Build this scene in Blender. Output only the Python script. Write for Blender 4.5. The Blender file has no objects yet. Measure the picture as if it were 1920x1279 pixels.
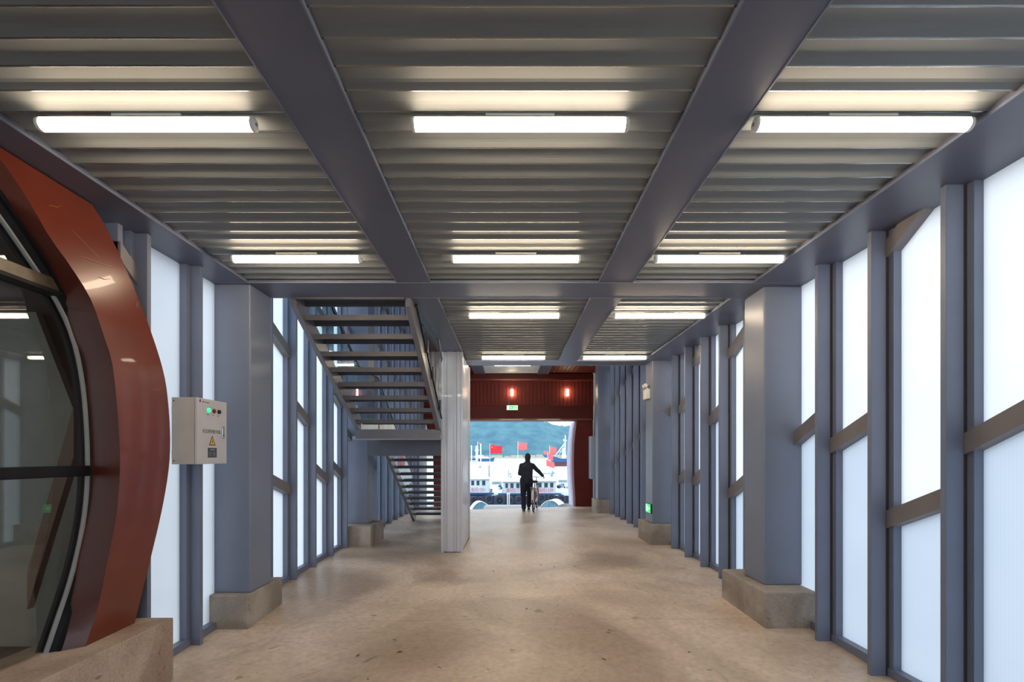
import bpy, bmesh, math, random
from mathutils import Vector, Matrix
random.seed(7)
PI = math.pi
S = bpy.context.scene
C = S.collection

# ------------------------------------------------------------------ camera
F = 900.0; VX = 956.0; VY = 855.0; EYE = 1.6
cam_d = bpy.data.cameras.new('camera'); cam = bpy.data.objects.new('camera', cam_d); C.objects.link(cam)
cam.location = (0, 0, EYE); cam.rotation_euler = (PI/2, 0, 0)
cam_d.sensor_width = 36; cam_d.lens = F/1920*36
cam_d.shift_x = (960-VX)/1920; cam_d.shift_y = (VY-639.5)/1920
cam_d.clip_start = 0.05; cam_d.clip_end = 5000
S.camera = cam

# ------------------------------------------------------------------ sky and exposure
W = bpy.data.worlds.new('sky'); S.world = W; W.use_nodes = True
nt = W.node_tree; nt.nodes.clear()
wo = nt.nodes.new('ShaderNodeOutputWorld'); wb = nt.nodes.new('ShaderNodeBackground')
tc = nt.nodes.new('ShaderNodeTexCoord'); sx = nt.nodes.new('ShaderNodeSeparateXYZ')
mr = nt.nodes.new('ShaderNodeMapRange'); mr.inputs[1].default_value = -0.1; mr.inputs[2].default_value = 0.7
cr = nt.nodes.new('ShaderNodeValToRGB')
cr.color_ramp.elements[0].position = 0.1; cr.color_ramp.elements[0].color = (0.80, 0.90, 1.0, 1)
cr.color_ramp.elements[1].position = 1.0; cr.color_ramp.elements[1].color = (0.70, 0.84, 1.0, 1)
nt.links.new(tc.outputs['Generated'], sx.inputs[0]); nt.links.new(sx.outputs[2], mr.inputs[0])
nt.links.new(mr.outputs[0], cr.inputs[0]); nt.links.new(cr.outputs[0], wb.inputs[0])
wb.inputs[1].default_value = 2.3
nt.links.new(wb.outputs[0], wo.inputs[0])
S.view_settings.view_transform = 'Standard'; S.view_settings.look = 'None'
S.view_settings.exposure = 0.0; S.view_settings.gamma = 1.0; S.view_settings.use_curve_mapping = False

# ------------------------------------------------------------------ materials
def newmat(name):
    m = bpy.data.materials.new(name); m.use_nodes = True
    return m, m.node_tree, m.node_tree.nodes['Principled BSDF']
def mat(name, col, rough=0.5, metal=0.0, var=0.08, scale=6.0, bump=0.0, spec=0.5, coat=0.0):
    m, t, p = newmat(name)
    p.inputs['Roughness'].default_value = rough; p.inputs['Metallic'].default_value = metal
    p.inputs['Specular IOR Level'].default_value = spec; p.inputs['Coat Weight'].default_value = coat
    co = t.nodes.new('ShaderNodeTexCoord'); n = t.nodes.new('ShaderNodeTexNoise')
    n.inputs['Scale'].default_value = scale; n.inputs['Detail'].default_value = 6
    t.links.new(co.outputs['Object'], n.inputs['Vector'])
    r = t.nodes.new('ShaderNodeValToRGB')
    a = [max(0, c*(1-var)) for c in col[:3]]+[1]; b = [min(1, c*(1+var)) for c in col[:3]]+[1]
    r.color_ramp.elements[0].position = 0.3; r.color_ramp.elements[0].color = a
    r.color_ramp.elements[1].position = 0.7; r.color_ramp.elements[1].color = b
    t.links.new(n.outputs['Fac'], r.inputs[0]); t.links.new(r.outputs[0], p.inputs['Base Color'])
    if bump:
        bp = t.nodes.new('ShaderNodeBump'); bp.inputs['Strength'].default_value = bump; bp.inputs['Distance'].default_value = 0.02
        t.links.new(n.outputs['Fac'], bp.inputs['Height']); t.links.new(bp.outputs[0], p.inputs['Normal'])
    return m
def emit(name, col, strength):
    m, t, p = newmat(name)
    p.inputs['Base Color'].default_value = (*col, 1); p.inputs['Emission Color'].default_value = (*col, 1)
    p.inputs['Emission Strength'].default_value = strength
    return m
def concrete(name, c1, c2, c3, scale, stain=0.5, rough=0.55, joints=None):
    m, t, p = newmat(name); N = t.nodes; L = t.links
    p.inputs['Roughness'].default_value = rough
    g = N.new('ShaderNodeNewGeometry')
    def noise(s, d, dist=0.0, off=0.0):
        n = N.new('ShaderNodeTexNoise'); n.inputs['Scale'].default_value = s; n.inputs['Detail'].default_value = d
        n.inputs['Distortion'].default_value = dist
        mp = N.new('ShaderNodeMapping'); mp.inputs['Location'].default_value = (off, off*0.7, off*0.3)
        L.new(g.outputs['Position'], mp.inputs[0]); L.new(mp.outputs[0], n.inputs['Vector']); return n
    def ramp(src, p0, p1, a, b):
        r = N.new('ShaderNodeValToRGB'); r.color_ramp.elements[0].position = p0; r.color_ramp.elements[1].position = p1
        r.color_ramp.elements[0].color = a; r.color_ramp.elements[1].color = b; L.new(src, r.inputs[0]); return r
    def mix(f, a, b, mode='MIX'):
        x = N.new('ShaderNodeMix'); x.data_type = 'RGBA'; x.blend_type = mode
        if isinstance(f, float): x.inputs[0].default_value = f
        else: L.new(f, x.inputs[0])
        for k, v in ((6, a), (7, b)):
            if isinstance(v, tuple): x.inputs[k].default_value = v
            else: L.new(v, x.inputs[k])
        return x.outputs[2]
    base = ramp(noise(scale, 8, 0.3).outputs['Fac'], 0.3, 0.7, (*c1, 1), (*c2, 1)).outputs[0]
    n2 = ramp(noise(scale*0.45, 5, 1.2, 7).outputs['Fac'], 0.47, 0.62, (0, 0, 0, 1), (stain, stain, stain, 1)).outputs[0]
    c = mix(n2, base, (*c3, 1))
    fine = ramp(noise(scale*22, 4, 0, 3).outputs['Fac'], 0.25, 0.75, (0.82, 0.82, 0.82, 1), (1.12, 1.12, 1.12, 1)).outputs[0]
    c = mix(1.0, c, fine, 'MULTIPLY')
    spots = ramp(noise(scale*7, 2, 0.6, 11).outputs['Fac'], 0.70, 0.74, (1, 1, 1, 1), (0.62, 0.56, 0.5, 1)).outputs[0]
    c = mix(1.0, c, spots, 'MULTIPLY')
    ns = noise(scale*0.9, 3, 2.5, 21)
    m1 = N.new('ShaderNodeMath'); m1.operation = 'SUBTRACT'; L.new(ns.outputs['Fac'], m1.inputs[0]); m1.inputs[1].default_value = 0.5
    m2 = N.new('ShaderNodeMath'); m2.operation = 'ABSOLUTE'; L.new(m1.outputs[0], m2.inputs[0])
    ln = ramp(m2.outputs[0], 0.0, 0.010, (0.86, 0.84, 0.82, 1), (1, 1, 1, 1)).outputs[0]
    c = mix(1.0, c, ln, 'MULTIPLY')
    if joints:
        sp = N.new('ShaderNodeSeparateXYZ'); L.new(g.outputs['Position'], sp.inputs[0])
        for y in joints:
            a = N.new('ShaderNodeMath'); a.operation = 'SUBTRACT'; L.new(sp.outputs[1], a.inputs[0]); a.inputs[1].default_value = y
            b = N.new('ShaderNodeMath'); b.operation = 'ABSOLUTE'; L.new(a.outputs[0], b.inputs[0])
            d = N.new('ShaderNodeMath'); d.operation = 'LESS_THAN'; L.new(b.outputs[0], d.inputs[0]); d.inputs[1].default_value = 0.006
            e = N.new('ShaderNodeMath'); e.operation = 'MULTIPLY'; L.new(d.outputs[0], e.inputs[0]); e.inputs[1].default_value = 0.35
            c = mix(e.outputs[0], c, (0.16, 0.12, 0.09, 1))
    L.new(c, p.inputs['Base Color'])
    bp = N.new('ShaderNodeBump'); bp.inputs['Strength'].default_value = 0.25; bp.inputs['Distance'].default_value = 0.01
    L.new(fine, bp.inputs['Height']); L.new(bp.outputs[0], p.inputs['Normal'])
    rr = ramp(n2, 0.0, 1.0, (rough, rough, rough, 1), (rough*0.75,)*3+(1,)).outputs[0]
    L.new(rr, p.inputs['Roughness'])
    return m

M = {}
M['paint'] = mat('grey_paint', (0.205, 0.215, 0.265), 0.42, 0, 0.05, 3.0)
M['post'] = mat('grey_blue_paint', (0.17, 0.195, 0.27), 0.45, 0, 0.05, 3.0)
M['shade_trim'] = mat('recess_shade_trim', (0.07, 0.06, 0.062), 0.7)  # dark tone for recess shade behind the posts, also the pier base trim
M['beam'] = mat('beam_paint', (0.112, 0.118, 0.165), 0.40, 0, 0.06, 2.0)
M['col'] = mat('column_paint', (0.185, 0.21, 0.28), 0.38, 0, 0.05, 2.0)
M['rail'] = mat('brace_paint', (0.20, 0.18, 0.185), 0.5)
M['deck'] = mat('galvanised_deck', (0.205, 0.218, 0.226), 0.6, 0.2, 0.08, 1.3, 0, 0.3)
M['deckweb'] = mat('deck_groove', (0.30, 0.31, 0.31), 0.22, 0.8, 0.05, 1.3)
M['deck2'] = mat('white_deck', (0.55, 0.57, 0.58), 0.5, 0.2)
M['floor'] = concrete('worn_concrete', (0.56, 0.44, 0.335), (0.82, 0.67, 0.53), (0.34, 0.25, 0.175), 0.9, 0.7, 0.42, (4.72, 8.9))
M['plinth'] = concrete('cast_concrete', (0.33, 0.285, 0.24), (0.48, 0.42, 0.36), (0.22, 0.175, 0.14), 3.0, 0.7, 0.85)
M['curb'] = concrete('curb_concrete', (0.40, 0.30, 0.235), (0.62, 0.50, 0.40), (0.27, 0.17, 0.12), 2.5, 0.6, 0.8)
M['red'] = mat('oxide_red_paint', (0.165, 0.027, 0.012), 0.30, 0, 0.16, 2.2, 0, 0.5, 0.15)
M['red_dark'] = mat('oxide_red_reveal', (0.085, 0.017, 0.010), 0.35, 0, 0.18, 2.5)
M['red_slat'] = mat('red_cladding', (0.125, 0.016, 0.011), 0.6, 0, 0.12, 3, 0, 0.25)
M['red_beam'] = mat('red_beam_paint', (0.085, 0.012, 0.009), 0.5, 0, 0.1, 3, 0, 0.2)
M['reveal'] = mat('lit_lavender_reveal', (0.55, 0.52, 0.68), 0.4)  # pale lavender puts the light falling on the reveal into its colour
M['black'] = mat('black_frame', (0.010, 0.010, 0.012), 0.5, 0, 0.3, 8, 0, 0.2)
M['gasket'] = mat('grey_gasket', (0.35, 0.35, 0.34), 0.5)
M['mull'] = mat('brown_mullion', (0.11, 0.085, 0.06), 0.35, 0.3, 0.4, 9)
M['steel'] = mat('stair_steel', (0.16, 0.16, 0.185), 0.36, 0.2, 0.10, 4)
M['tread'] = mat('tread_steel', (0.10, 0.098, 0.115), 0.42, 0.1, 0.10, 5)
M['stainless'] = mat('stainless', (0.6, 0.6, 0.6), 0.22, 1.0)
M['clad'] = mat('white_cladding', (0.56, 0.57, 0.62), 0.28, 0.15, 0.03, 3, 0, 0.5, 0.3)
M['white'] = mat('white_plastic', (0.75, 0.74, 0.70), 0.4)
M['cab_side'] = mat('cabinet_side', (0.50, 0.43, 0.35), 0.5, 0, 0.08, 5)
M['cab_door'] = mat('cabinet_door', (0.54, 0.53, 0.55), 0.42, 0, 0.04, 5)
M['ink'] = mat('dark_ink', (0.12, 0.12, 0.13), 0.6)
M['plate'] = mat('name_plate', (0.04, 0.045, 0.08), 0.4)
M['yellow'] = mat('warning_yellow', (0.75, 0.42, 0.04), 0.5)
M['redlamp'] = mat('red_button', (0.32, 0.01, 0.02), 0.25)
M['blackbtn'] = mat('black_button', (0.02, 0.02, 0.025), 0.3)
M['green_on'] = emit('green_lamp', (0.03, 0.85, 0.38), 1.0)
M['sign_green'] = emit('sign_green', (0.04, 0.62, 0.22), 1.1)
M['sign_pale'] = emit('sign_pale', (0.75, 0.95, 0.6), 1.2)
M['tube'] = emit('led_tube', (1.0, 0.80, 0.57), 36.0)
M['wall_lamp'] = emit('wall_lamp_glow', (1.0, 0.80, 0.50), 60.0)
M['quay'] = mat('quay_concrete', (0.50, 0.50, 0.50), 0.8, 0, 0.08, 1)
M['hullblack'] = mat('black_hull', (0.012, 0.016, 0.03), 0.6, 0, 0.4, 2)
M['tyre'] = mat('tyre_rubber', (0.02, 0.023, 0.04), 0.7, 0, 0.4, 3)
M['boatwhite'] = mat('boat_white', (0.66, 0.76, 0.80), 0.5, 0, 0.08, 1.5)
M['boatroof'] = mat('boat_roof', (0.90, 0.90, 0.90), 0.5)
M['boatblue'] = mat('boat_blue', (0.03, 0.10, 0.24), 0.5)
M['boatglass'] = mat('boat_glass', (0.012, 0.05, 0.065), 0.15)
M['boattext'] = mat('boat_red_letters', (0.75, 0.10, 0.13), 0.6)
M['rust'] = mat('rust_hull', (0.16, 0.055, 0.05), 0.7, 0, 0.2, 1)
M['mast'] = mat('mast_white', (0.75, 0.78, 0.78), 0.5)
M['greymetal'] = mat('grey_metal', (0.28, 0.32, 0.34), 0.5)
M['canopy'] = mat('canopy_blue', (0.22, 0.46, 0.58), 0.5, 0, 0.1, 2)
M['rock'] = mat('grey_rock', (0.22, 0.22, 0.23), 0.9, 0, 0.3, 4, 0.5)
M['flagred'] = mat('flag_red', (0.80, 0.02, 0.04), 0.8, 0, 0.05)
M['flagfaded'] = mat('flag_faded', (0.85, 0.16, 0.16), 0.8, 0, 0.05)
M['flagyellow'] = mat('flag_star', (0.95, 0.65, 0.15), 0.8)
M['skin'] = mat('skin', (0.36, 0.19, 0.13), 0.5)
M['hair'] = mat('black_hair', (0.012, 0.010, 0.012), 0.5)
M['jacket'] = mat('navy_jacket', (0.018, 0.018, 0.032), 0.8, 0, 0.3, 12)
M['trousers'] = mat('black_trousers', (0.011, 0.012, 0.020), 0.8, 0, 0.3, 12)
M['shoe'] = mat('dark_shoe', (0.02, 0.018, 0.02), 0.6)
M['sole'] = mat('pale_sole', (0.6, 0.5, 0.45), 0.6)
M['bikered'] = mat('bicycle_frame', (0.34, 0.13, 0.14), 0.35, 0.3)
M['fender'] = mat('white_fender', (0.75, 0.72, 0.72), 0.35)
M['chrome'] = mat('chrome', (0.55, 0.55, 0.57), 0.2, 1.0)
M['saddle'] = mat('saddle_brown', (0.06, 0.035, 0.03), 0.5)
M['panelgrey'] = mat('pale_panel', (0.42, 0.50, 0.62), 0.5)
M['added_screen_grey'] = mat('pale_added_screen', (0.40, 0.41, 0.36), 0.7)  # pale tone of the screen added behind the round window
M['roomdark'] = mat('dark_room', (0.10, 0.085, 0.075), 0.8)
M['wood'] = mat('brown_strut', (0.28, 0.17, 0.12), 0.6)
M['scratch'] = mat('bare_scratch', (0.50, 0.28, 0.20), 0.7)
M['leaf'] = mat('dry_leaf', (0.17, 0.06, 0.03), 0.8)

# translucent sheet: the inner skin scatters daylight, the outer skin is clear
def pane_mat(name, col, tcol, rib):
    m = bpy.data.materials.new(name); m.use_nodes = True; t = m.node_tree; t.nodes.clear(); N = t.nodes; L = t.links
    o = N.new('ShaderNodeOutputMaterial'); tr = N.new('ShaderNodeBsdfTranslucent'); di = N.new('ShaderNodeBsdfDiffuse')
    gl = N.new('ShaderNodeBsdfGlossy'); gl.inputs['Roughness'].default_value = 0.35
    mx = N.new('ShaderNodeMixShader'); mx.inputs[0].default_value = 0.18
    m2 = N.new('ShaderNodeMixShader'); m2.inputs[0].default_value = 0.03
    g = N.new('ShaderNodeNewGeometry'); w = N.new('ShaderNodeTexWave'); w.bands_direction = 'Y'
    w.inputs['Scale'].default_value = 14.0
    L.new(g.outputs['Position'], w.inputs['Vector'])
    n = N.new('ShaderNodeTexNoise'); n.inputs['Scale'].default_value = 1.7; L.new(g.outputs['Position'], n.inputs['Vector'])
    r = N.new('ShaderNodeValToRGB'); r.color_ramp.elements[0].color = (*[c*(1-rib) for c in tcol], 1); r.color_ramp.elements[1].color = (*tcol, 1)
    L.new(w.outputs['Fac'], r.inputs[0])
    r2 = N.new('ShaderNodeValToRGB'); r2.color_ramp.elements[0].position = 0.25; r2.color_ramp.elements[1].position = 0.7
    r2.color_ramp.elements[0].color = (0.93, 0.95, 0.97, 1); r2.color_ramp.elements[1].color = (1, 1, 1, 1); L.new(n.outputs['Fac'], r2.inputs[0])
    x = N.new('ShaderNodeMix'); x.data_type = 'RGBA'; x.blend_type = 'MULTIPLY'; x.inputs[0].default_value = 1
    L.new(r.outputs[0], x.inputs[6]); L.new(r2.outputs[0], x.inputs[7]); L.new(x.outputs[2], tr.inputs[0])
    di.inputs[0].default_value = (*col, 1)
    L.new(tr.outputs[0], mx.inputs[1]); L.new(di.outputs[0], mx.inputs[2]); L.new(mx.outputs[0], m2.inputs[1]); L.new(gl.outputs[0], m2.inputs[2])
    L.new(m2.outputs[0], o.inputs[0]); return m
M['pane_hi'] = pane_mat('clear_white_sheet', (0.8, 0.82, 0.85), (0.96, 0.93, 0.90), 0.0)
M['pane_lo'] = pane_mat('ribbed_blue_sheet', (0.6, 0.68, 0.75), (0.63, 0.665, 0.705), 0.04)
M['pane_left'] = pane_mat('frosted_sheet', (0.7, 0.75, 0.8), (0.95, 0.95, 0.96), 0.015)
def clear_mat(name, col, ref=0.08, rough=0.0):
    m = bpy.data.materials.new(name); m.use_nodes = True; t = m.node_tree; t.nodes.clear(); N = t.nodes; L = t.links
    o = N.new('ShaderNodeOutputMaterial'); tr = N.new('ShaderNodeBsdfTransparent'); tr.inputs[0].default_value = (*col, 1)
    if ref <= 0: L.new(tr.outputs[0], o.inputs[0]); return m
    gl = N.new('ShaderNodeBsdfGlossy'); gl.inputs['Roughness'].default_value = rough
    fr = N.new('ShaderNodeFresnel'); fr.inputs['IOR'].default_value = 1.3 + ref*4
    ge = N.new('ShaderNodeNewGeometry'); iv = N.new('ShaderNodeMath'); iv.operation = 'SUBTRACT'; iv.inputs[0].default_value = 1; L.new(ge.outputs['Backfacing'], iv.inputs[1])
    fm_ = N.new('ShaderNodeMath'); fm_.operation = 'MULTIPLY'; L.new(fr.outputs[0], fm_.inputs[0]); L.new(iv.outputs[0], fm_.inputs[1])
    mx = N.new('ShaderNodeMixShader'); L.new(fm_.outputs[0], mx.inputs[0]); L.new(tr.outputs[0], mx.inputs[1]); L.new(gl.outputs[0], mx.inputs[2])
    L.new(mx.outputs[0], o.inputs[0]); return m
M['skin_clear'] = clear_mat('clear_skin', (1, 1, 1), 0)
M['glass'] = clear_mat('window_glass', (0.88, 0.87, 0.84), 0.10)
M['rail_glass'] = clear_mat('balustrade_glass', (0.80, 0.92, 0.93), 0.04)

# ------------------------------------------------------------------ mesh helpers
class MB:
    def __init__(s): s.v = []; s.f = []; s.m = []; s.mats = []; s.smooth = []
    def mi(s, m):
        if m not in s.mats: s.mats.append(m)
        return s.mats.index(m)
    def add(s, vs, fs, m=None, sm=False):
        o = len(s.v); s.v += [tuple(v) for v in vs]; k = s.mi(m) if m else 0
        for f in fs: s.f.append([i+o for i in f]); s.m.append(k); s.smooth.append(sm)
    def box(s, x0, x1, y0, y1, z0, z1, m=None):
        x0, x1 = min(x0, x1), max(x0, x1); y0, y1 = min(y0, y1), max(y0, y1); z0, z1 = min(z0, z1), max(z0, z1)
        s.add([(x0,y0,z0),(x1,y0,z0),(x1,y1,z0),(x0,y1,z0),(x0,y0,z1),(x1,y0,z1),(x1,y1,z1),(x0,y1,z1)],
              [(0,3,2,1),(4,5,6,7),(0,1,5,4),(1,2,6,5),(2,3,7,6),(3,0,4,7)], m)
    def prism(s, poly, axis, a, b, m=None, m_a=None, m_side=None):
        """poly of 2D points; axis x: (y,z) y: (x,z) z: (x,y)"""
        def P(p, t): return (t, p[0], p[1]) if axis == 'x' else ((p[0], t, p[1]) if axis == 'y' else (p[0], p[1], t))
        n = len(poly); vs = [P(p, a) for p in poly]+[P(p, b) for p in poly]
        o = len(s.v); s.v += vs
        ka = s.mi(m_a or m) if (m_a or m) else 0; ks = s.mi(m_side or m) if (m_side or m) else 0
        s.f.append([o+i for i in range(n)]); s.m.append(ka); s.smooth.append(False)
        s.f.append([o+n+i for i in reversed(range(n))]); s.m.append(ks); s.smooth.append(False)
        for i in range(n):
            j = (i+1) % n; s.f.append([o+i, o+n+i, o+n+j, o+j]); s.m.append(ks); s.smooth.append(False)
    def tube(s, pts, r, n=10, m=None, closed=False, caps=True):
        pts = [Vector(p) for p in pts]; rs = r if isinstance(r, (list, tuple)) else [r]*len(pts)
        up = None; rings = []; N = len(pts)
        for i, p in enumerate(pts):
            if closed: t = (pts[(i+1) % N]-pts[i-1])
            else: t = pts[min(i+1, N-1)]-pts[max(i-1, 0)]
            t.normalize()
            if up is None: up = Vector((0,0,1)) if abs(t.z) < 0.9 else Vector((1,0,0))
            a = t.cross(up).normalized(); b = a.cross(t).normalized(); up = b
            rings.append([p+a*math.cos(2*PI*k/n)*rs[i]+b*math.sin(2*PI*k/n)*rs[i] for k in range(n)])
        vs = [v for g in rings for v in g]; fs = []
        for i in range(N if closed else N-1):
            j = (i+1) % N
            for k in range(n): fs.append((i*n+k, i*n+(k+1) % n, j*n+(k+1) % n, j*n+k))
        if caps and not closed: fs += [tuple(reversed(range(n))), tuple(range((N-1)*n, N*n))]
        s.add(vs, fs, m, True)
    def cyl(s, p0, p1, r, n=16, m=None): s.tube([p0, p1], r, n, m)
    def torus(s, c, ax, R, r, n=32, k=8, m=None):
        c = Vector(c); ax = Vector(ax).normalized(); a = ax.orthogonal().normalized(); b = ax.cross(a)
        vs = []; fs = []
        for i in range(n):
            d = a*math.cos(2*PI*i/n)+b*math.sin(2*PI*i/n)
            for j in range(k):
                t = 2*PI*j/k; vs.append(c+d*(R+r*math.cos(t))+ax*r*math.sin(t))
        for i in range(n):
            for j in range(k): fs.append((i*k+j, i*k+(j+1) % k, ((i+1) % n)*k+(j+1) % k, ((i+1) % n)*k+j))
        s.add(vs, fs, m, True)
    def ball(s, c, r, n=16, m=None, sc=(1,1,1), rot=None):
        vs = []; fs = []; h = n//2
        for i in range(h+1):
            t = PI*i/h
            for j in range(n):
                p = 2*PI*j/n; v = Vector((r*sc[0]*math.sin(t)*math.cos(p), r*sc[1]*math.sin(t)*math.sin(p), r*sc[2]*math.cos(t)))
                if rot: v = rot @ v
                vs.append(v+Vector(c))
        for i in range(h):
            for j in range(n): fs.append((i*n+j, (i+1)*n+j, (i+1)*n+(j+1) % n, i*n+(j+1) % n))
        s.add(vs, fs, m, True)
    def capsule(s, p0, r0, p1, r1, n=14):
        p0 = Vector(p0); p1 = Vector(p1); s.ball(p0, r0, n); s.ball(p1, r1, n); s.tube([p0, p1], [r0, r1], n)
    def build(s, name, m=None, parent=None, bevel=0.0, fix=True):
        me = bpy.data.meshes.new(name); me.from_pydata(s.v, [], s.f)
        mats = s.mats if s.mats else []
        if m and not mats: mats = [m]
        for x in mats: me.materials.append(M[x] if isinstance(x, str) else x)
        for p, k, sm in zip(me.polygons, s.m, s.smooth): p.material_index = k; p.use_smooth = sm
        if fix:
            bm = bmesh.new(); bm.from_mesh(me); bmesh.ops.remove_doubles(bm, verts=bm.verts, dist=1e-5)
            bmesh.ops.recalc_face_normals(bm, faces=bm.faces); bm.to_mesh(me); bm.free()
        o = bpy.data.objects.new(name, me); C.objects.link(o)
        if parent: o.parent = parent
        if bevel:
            b = o.modifiers.new('bevel', 'BEVEL'); b.width = bevel; b.segments = 2; b.limit_method = 'ANGLE'
        return o
def tag(o, label, cat, group=None):
    o['label'] = label; o['category'] = cat
    if group: o['group'] = group
    return o
def empty(name, loc=(0,0,0), rz=0):
    o = bpy.data.objects.new(name, None); C.objects.link(o); o.location = loc; o.rotation_euler = (0,0,rz); return o
def kind(o, k='structure'): o['kind'] = k; return o
def text_mesh(name, txt, size, m, parent, mtx, extrude=0.0008, sx=1.0):
    cu = bpy.data.curves.new(name+'_c', 'FONT'); cu.body = txt; cu.size = size; cu.align_x = 'CENTER'; cu.align_y = 'CENTER'; cu.extrude = extrude
    to = bpy.data.objects.new(name+'_c', cu); C.objects.link(to)
    dg = bpy.context.evaluated_depsgraph_get()
    me = bpy.data.meshes.new_from_object(to.evaluated_get(dg)); me.name = name
    bpy.data.objects.remove(to)
    me.materials.clear(); me.materials.append(M[m]); me.transform(mtx @ Matrix.Diagonal((sx, 1, 1, 1)))
    o = bpy.data.objects.new(name, me); C.objects.link(o)
    if parent: o.parent = parent
    return o
def at(px, py, d): return ((px-VX)*d/F, d, EYE-(py-VY)*d/F)
def interp(x, tab):
    if x <= tab[0][0]: return tab[0][1]
    for (a, b), (c, e) in zip(tab, tab[1:]):
        if x <= c: return b+(e-b)*(x-a)/(c-a)
    return tab[-1][1]
def fz(x, y):
    z = interp(y, [(2.0,-0.06),(3.5,-0.035),(4.2,-0.015),(5,0.005),(6.1,0.03),(7,0.045),(8,0.06),(12,0.05),(15,0.03)])
    return z - (0.05*min(1, max(0, -x/2.5))*interp(y, [(4.7,1.0),(6.0,0.2),(7.0,0)]))

ZB = 3.27; ZD = 3.295
# ------------------------------------------------------------------ floor
mb = MB(); nx, ny = 24, 80; X0, X1 = -3.0, 3.0; Y0 = -4.0
vs = []; fs = []
for j in range(ny+1):
    for i in range(nx+1):
        x = X0+(X1-X0)*i/nx; ye = 14.0+(x+1.2)*0.28 if x > -1.2 else 14.0
        ye = min(15.2, max(14.0, ye)); y = Y0+(ye-Y0)*j/ny; vs.append((x, y, fz(x, y)))
for j in range(ny):
    for i in range(nx):
        a = j*(nx+1)+i; fs.append((a, a+1, a+nx+2, a+nx+1))
nv = len(vs); vs2 = [(x, y, -0.45) for x, y, z in vs]
bd = [i for i in range(nx+1)]+[(nx+1)*j+nx for j in range(1, ny+1)]+[(nx+1)*ny+i for i in range(nx-1, -1, -1)]+[(nx+1)*j for j in range(ny-1, 0, -1)]
vs += [vs2[i] for i in bd]
nb = len(bd)
for k in range(nb): fs.append((bd[k], nv+k, nv+(k+1) % nb, bd[(k+1) % nb]))
fs.append(tuple(nv+k for k in range(nb)))
mb.add(vs, fs); kind(mb.build('floor', 'floor'))

# ------------------------------------------------------------------ roof: corrugated deck, beams, girders
def deck(name, x0, x1, y0, y1, zl, m='deck', rise=0.032, ztop=None, pitch=0.139, phase=2.376):
    k0 = math.floor((y0-phase)/pitch)-1; pts = []
    y = phase+k0*pitch
    prof = [(-0.001, 0.014), (0.075, 0.014), (0.092, 0.011), (0.108, 0.005), (0.122, 0.0), (0.128, -0.0015), (0.132, -0.001), (0.135, 0.001), (0.137, 0.005)]
    while y < y1+pitch:
        for a, b in prof: pts.append((y+a, zl+b))
        y += pitch
    P = []
    for (a, b) in pts:
        if y0 <= a <= y1: P.append((a, b))
    P = [(y0, zl+.014)]+[p for p in P if y0+.001 < p[0] < y1-.001]+[(y1, zl+.014)]
    zt = ztop or zl+0.14
    mb = MB(); n = len(P)
    vs = []
    for x in (x0, x1): vs += [(x, a, b) for a, b in P]+[(x, a, zt) for a, b in P]
    fs = []
    for i in range(n-1):
        fs.append((i, i+1, 2*n+i+1, 2*n+i)); fs.append((n+i, 3*n+i, 3*n+i+1, n+i+1))
        fs.append((i, n+i, n+i+1, i+1)); fs.append((2*n+i, 2*n+i+1, 3*n+i+1, 3*n+i))
    fs.append((0, 2*n, 3*n, n)); fs.append((n-1, 2*n-1, 4*n-1, 3*n-1))
    for f in fs:
        q = [vs[k] for k in f]
        web = len(f) == 4 and abs(q[0][1]-q[1][1]) < 0.0075 and max(p[2] for p in q) < zl+0.05
        mb.add([vs[k] for k in f], [tuple(range(len(f)))], ('deckweb' if web and m == 'deck' else m))
    return kind(mb.build(name))
BL = (-1.09, -0.765); BR = (0.855, 1.18); EL = -2.525; ER = 2.35
G1 = (4.63, 5.07); G2 = (8.44, 8.86)
deck('ceiling', EL, BL[0], -4, G1[0], ZD); deck('ceiling', BL[1], BR[0], -4, G1[0], ZD); deck('ceiling', BR[1], ER, -4, G1[0], ZD)
deck('ceiling', BL[1], BR[0], G1[1], G2[0], ZD); deck('ceiling', BR[1], ER, G1[1], G2[0], ZD)
deck('ceiling', BL[1], BR[0], G2[1]+0.1, 14.86, 4.14, 'deck2')
def lipbeam(name, x0, x1, y0, y1, z0, z1, label, cat='beam', lip=0.004):
    t = empty(name, ((x0+x1)/2, (y0+y1)/2, z1)); L = t.location
    mb = MB(); mb.box(x0-L.x, x1-L.x, y0-L.y, y1-L.y, z0-L.z, z1-L.z); mb.build('beam_body', 'beam', t, 0.004)
    mb = MB()
    if x1-x0 < y1-y0:
        for x in (x0, x1): mb.box(x-lip-L.x, x+lip-L.x, y0-L.y, y1-L.y, z0-0.003-L.z, z0+0.012-L.z)
    else:
        for y in (y0, y1): mb.box(x0-L.x, x1-L.x, y-lip-L.y, y+lip-L.y, z0-0.003-L.z, z0+0.012-L.z)
    mb.build('flange_edge', 'post', t)
    tag(t, label, cat); return t
lipbeam('ceiling_beam', BL[0], BL[1], -4, G1[0], ZB, 3.6, 'long grey ceiling beam left of the middle row of tube lights')
lipbeam('ceiling_beam', BR[0], BR[1], -4, G1[0], ZB, 3.6, 'long grey ceiling beam right of the middle row of tube lights')
lipbeam('ceiling_beam', BL[0], BL[1], G1[1], 7.66, ZB, 3.6, 'short grey ceiling beam running over the stair to the white clad pier')
lipbeam('ceiling_beam', BR[0], BR[1], G1[1], G2[0], ZB, 3.6, 'grey ceiling beam between the far two rows of short tube lights')
lipbeam('edge_beam', EL-0.46, EL, -4, G1[0], ZB, 3.6, 'grey edge beam above the left wall and the round window')
lipbeam('edge_beam', ER, ER+0.62, -4, G1[0], ZB, 3.6, 'grey edge beam above the nearest part of the right glazed wall')
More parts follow.
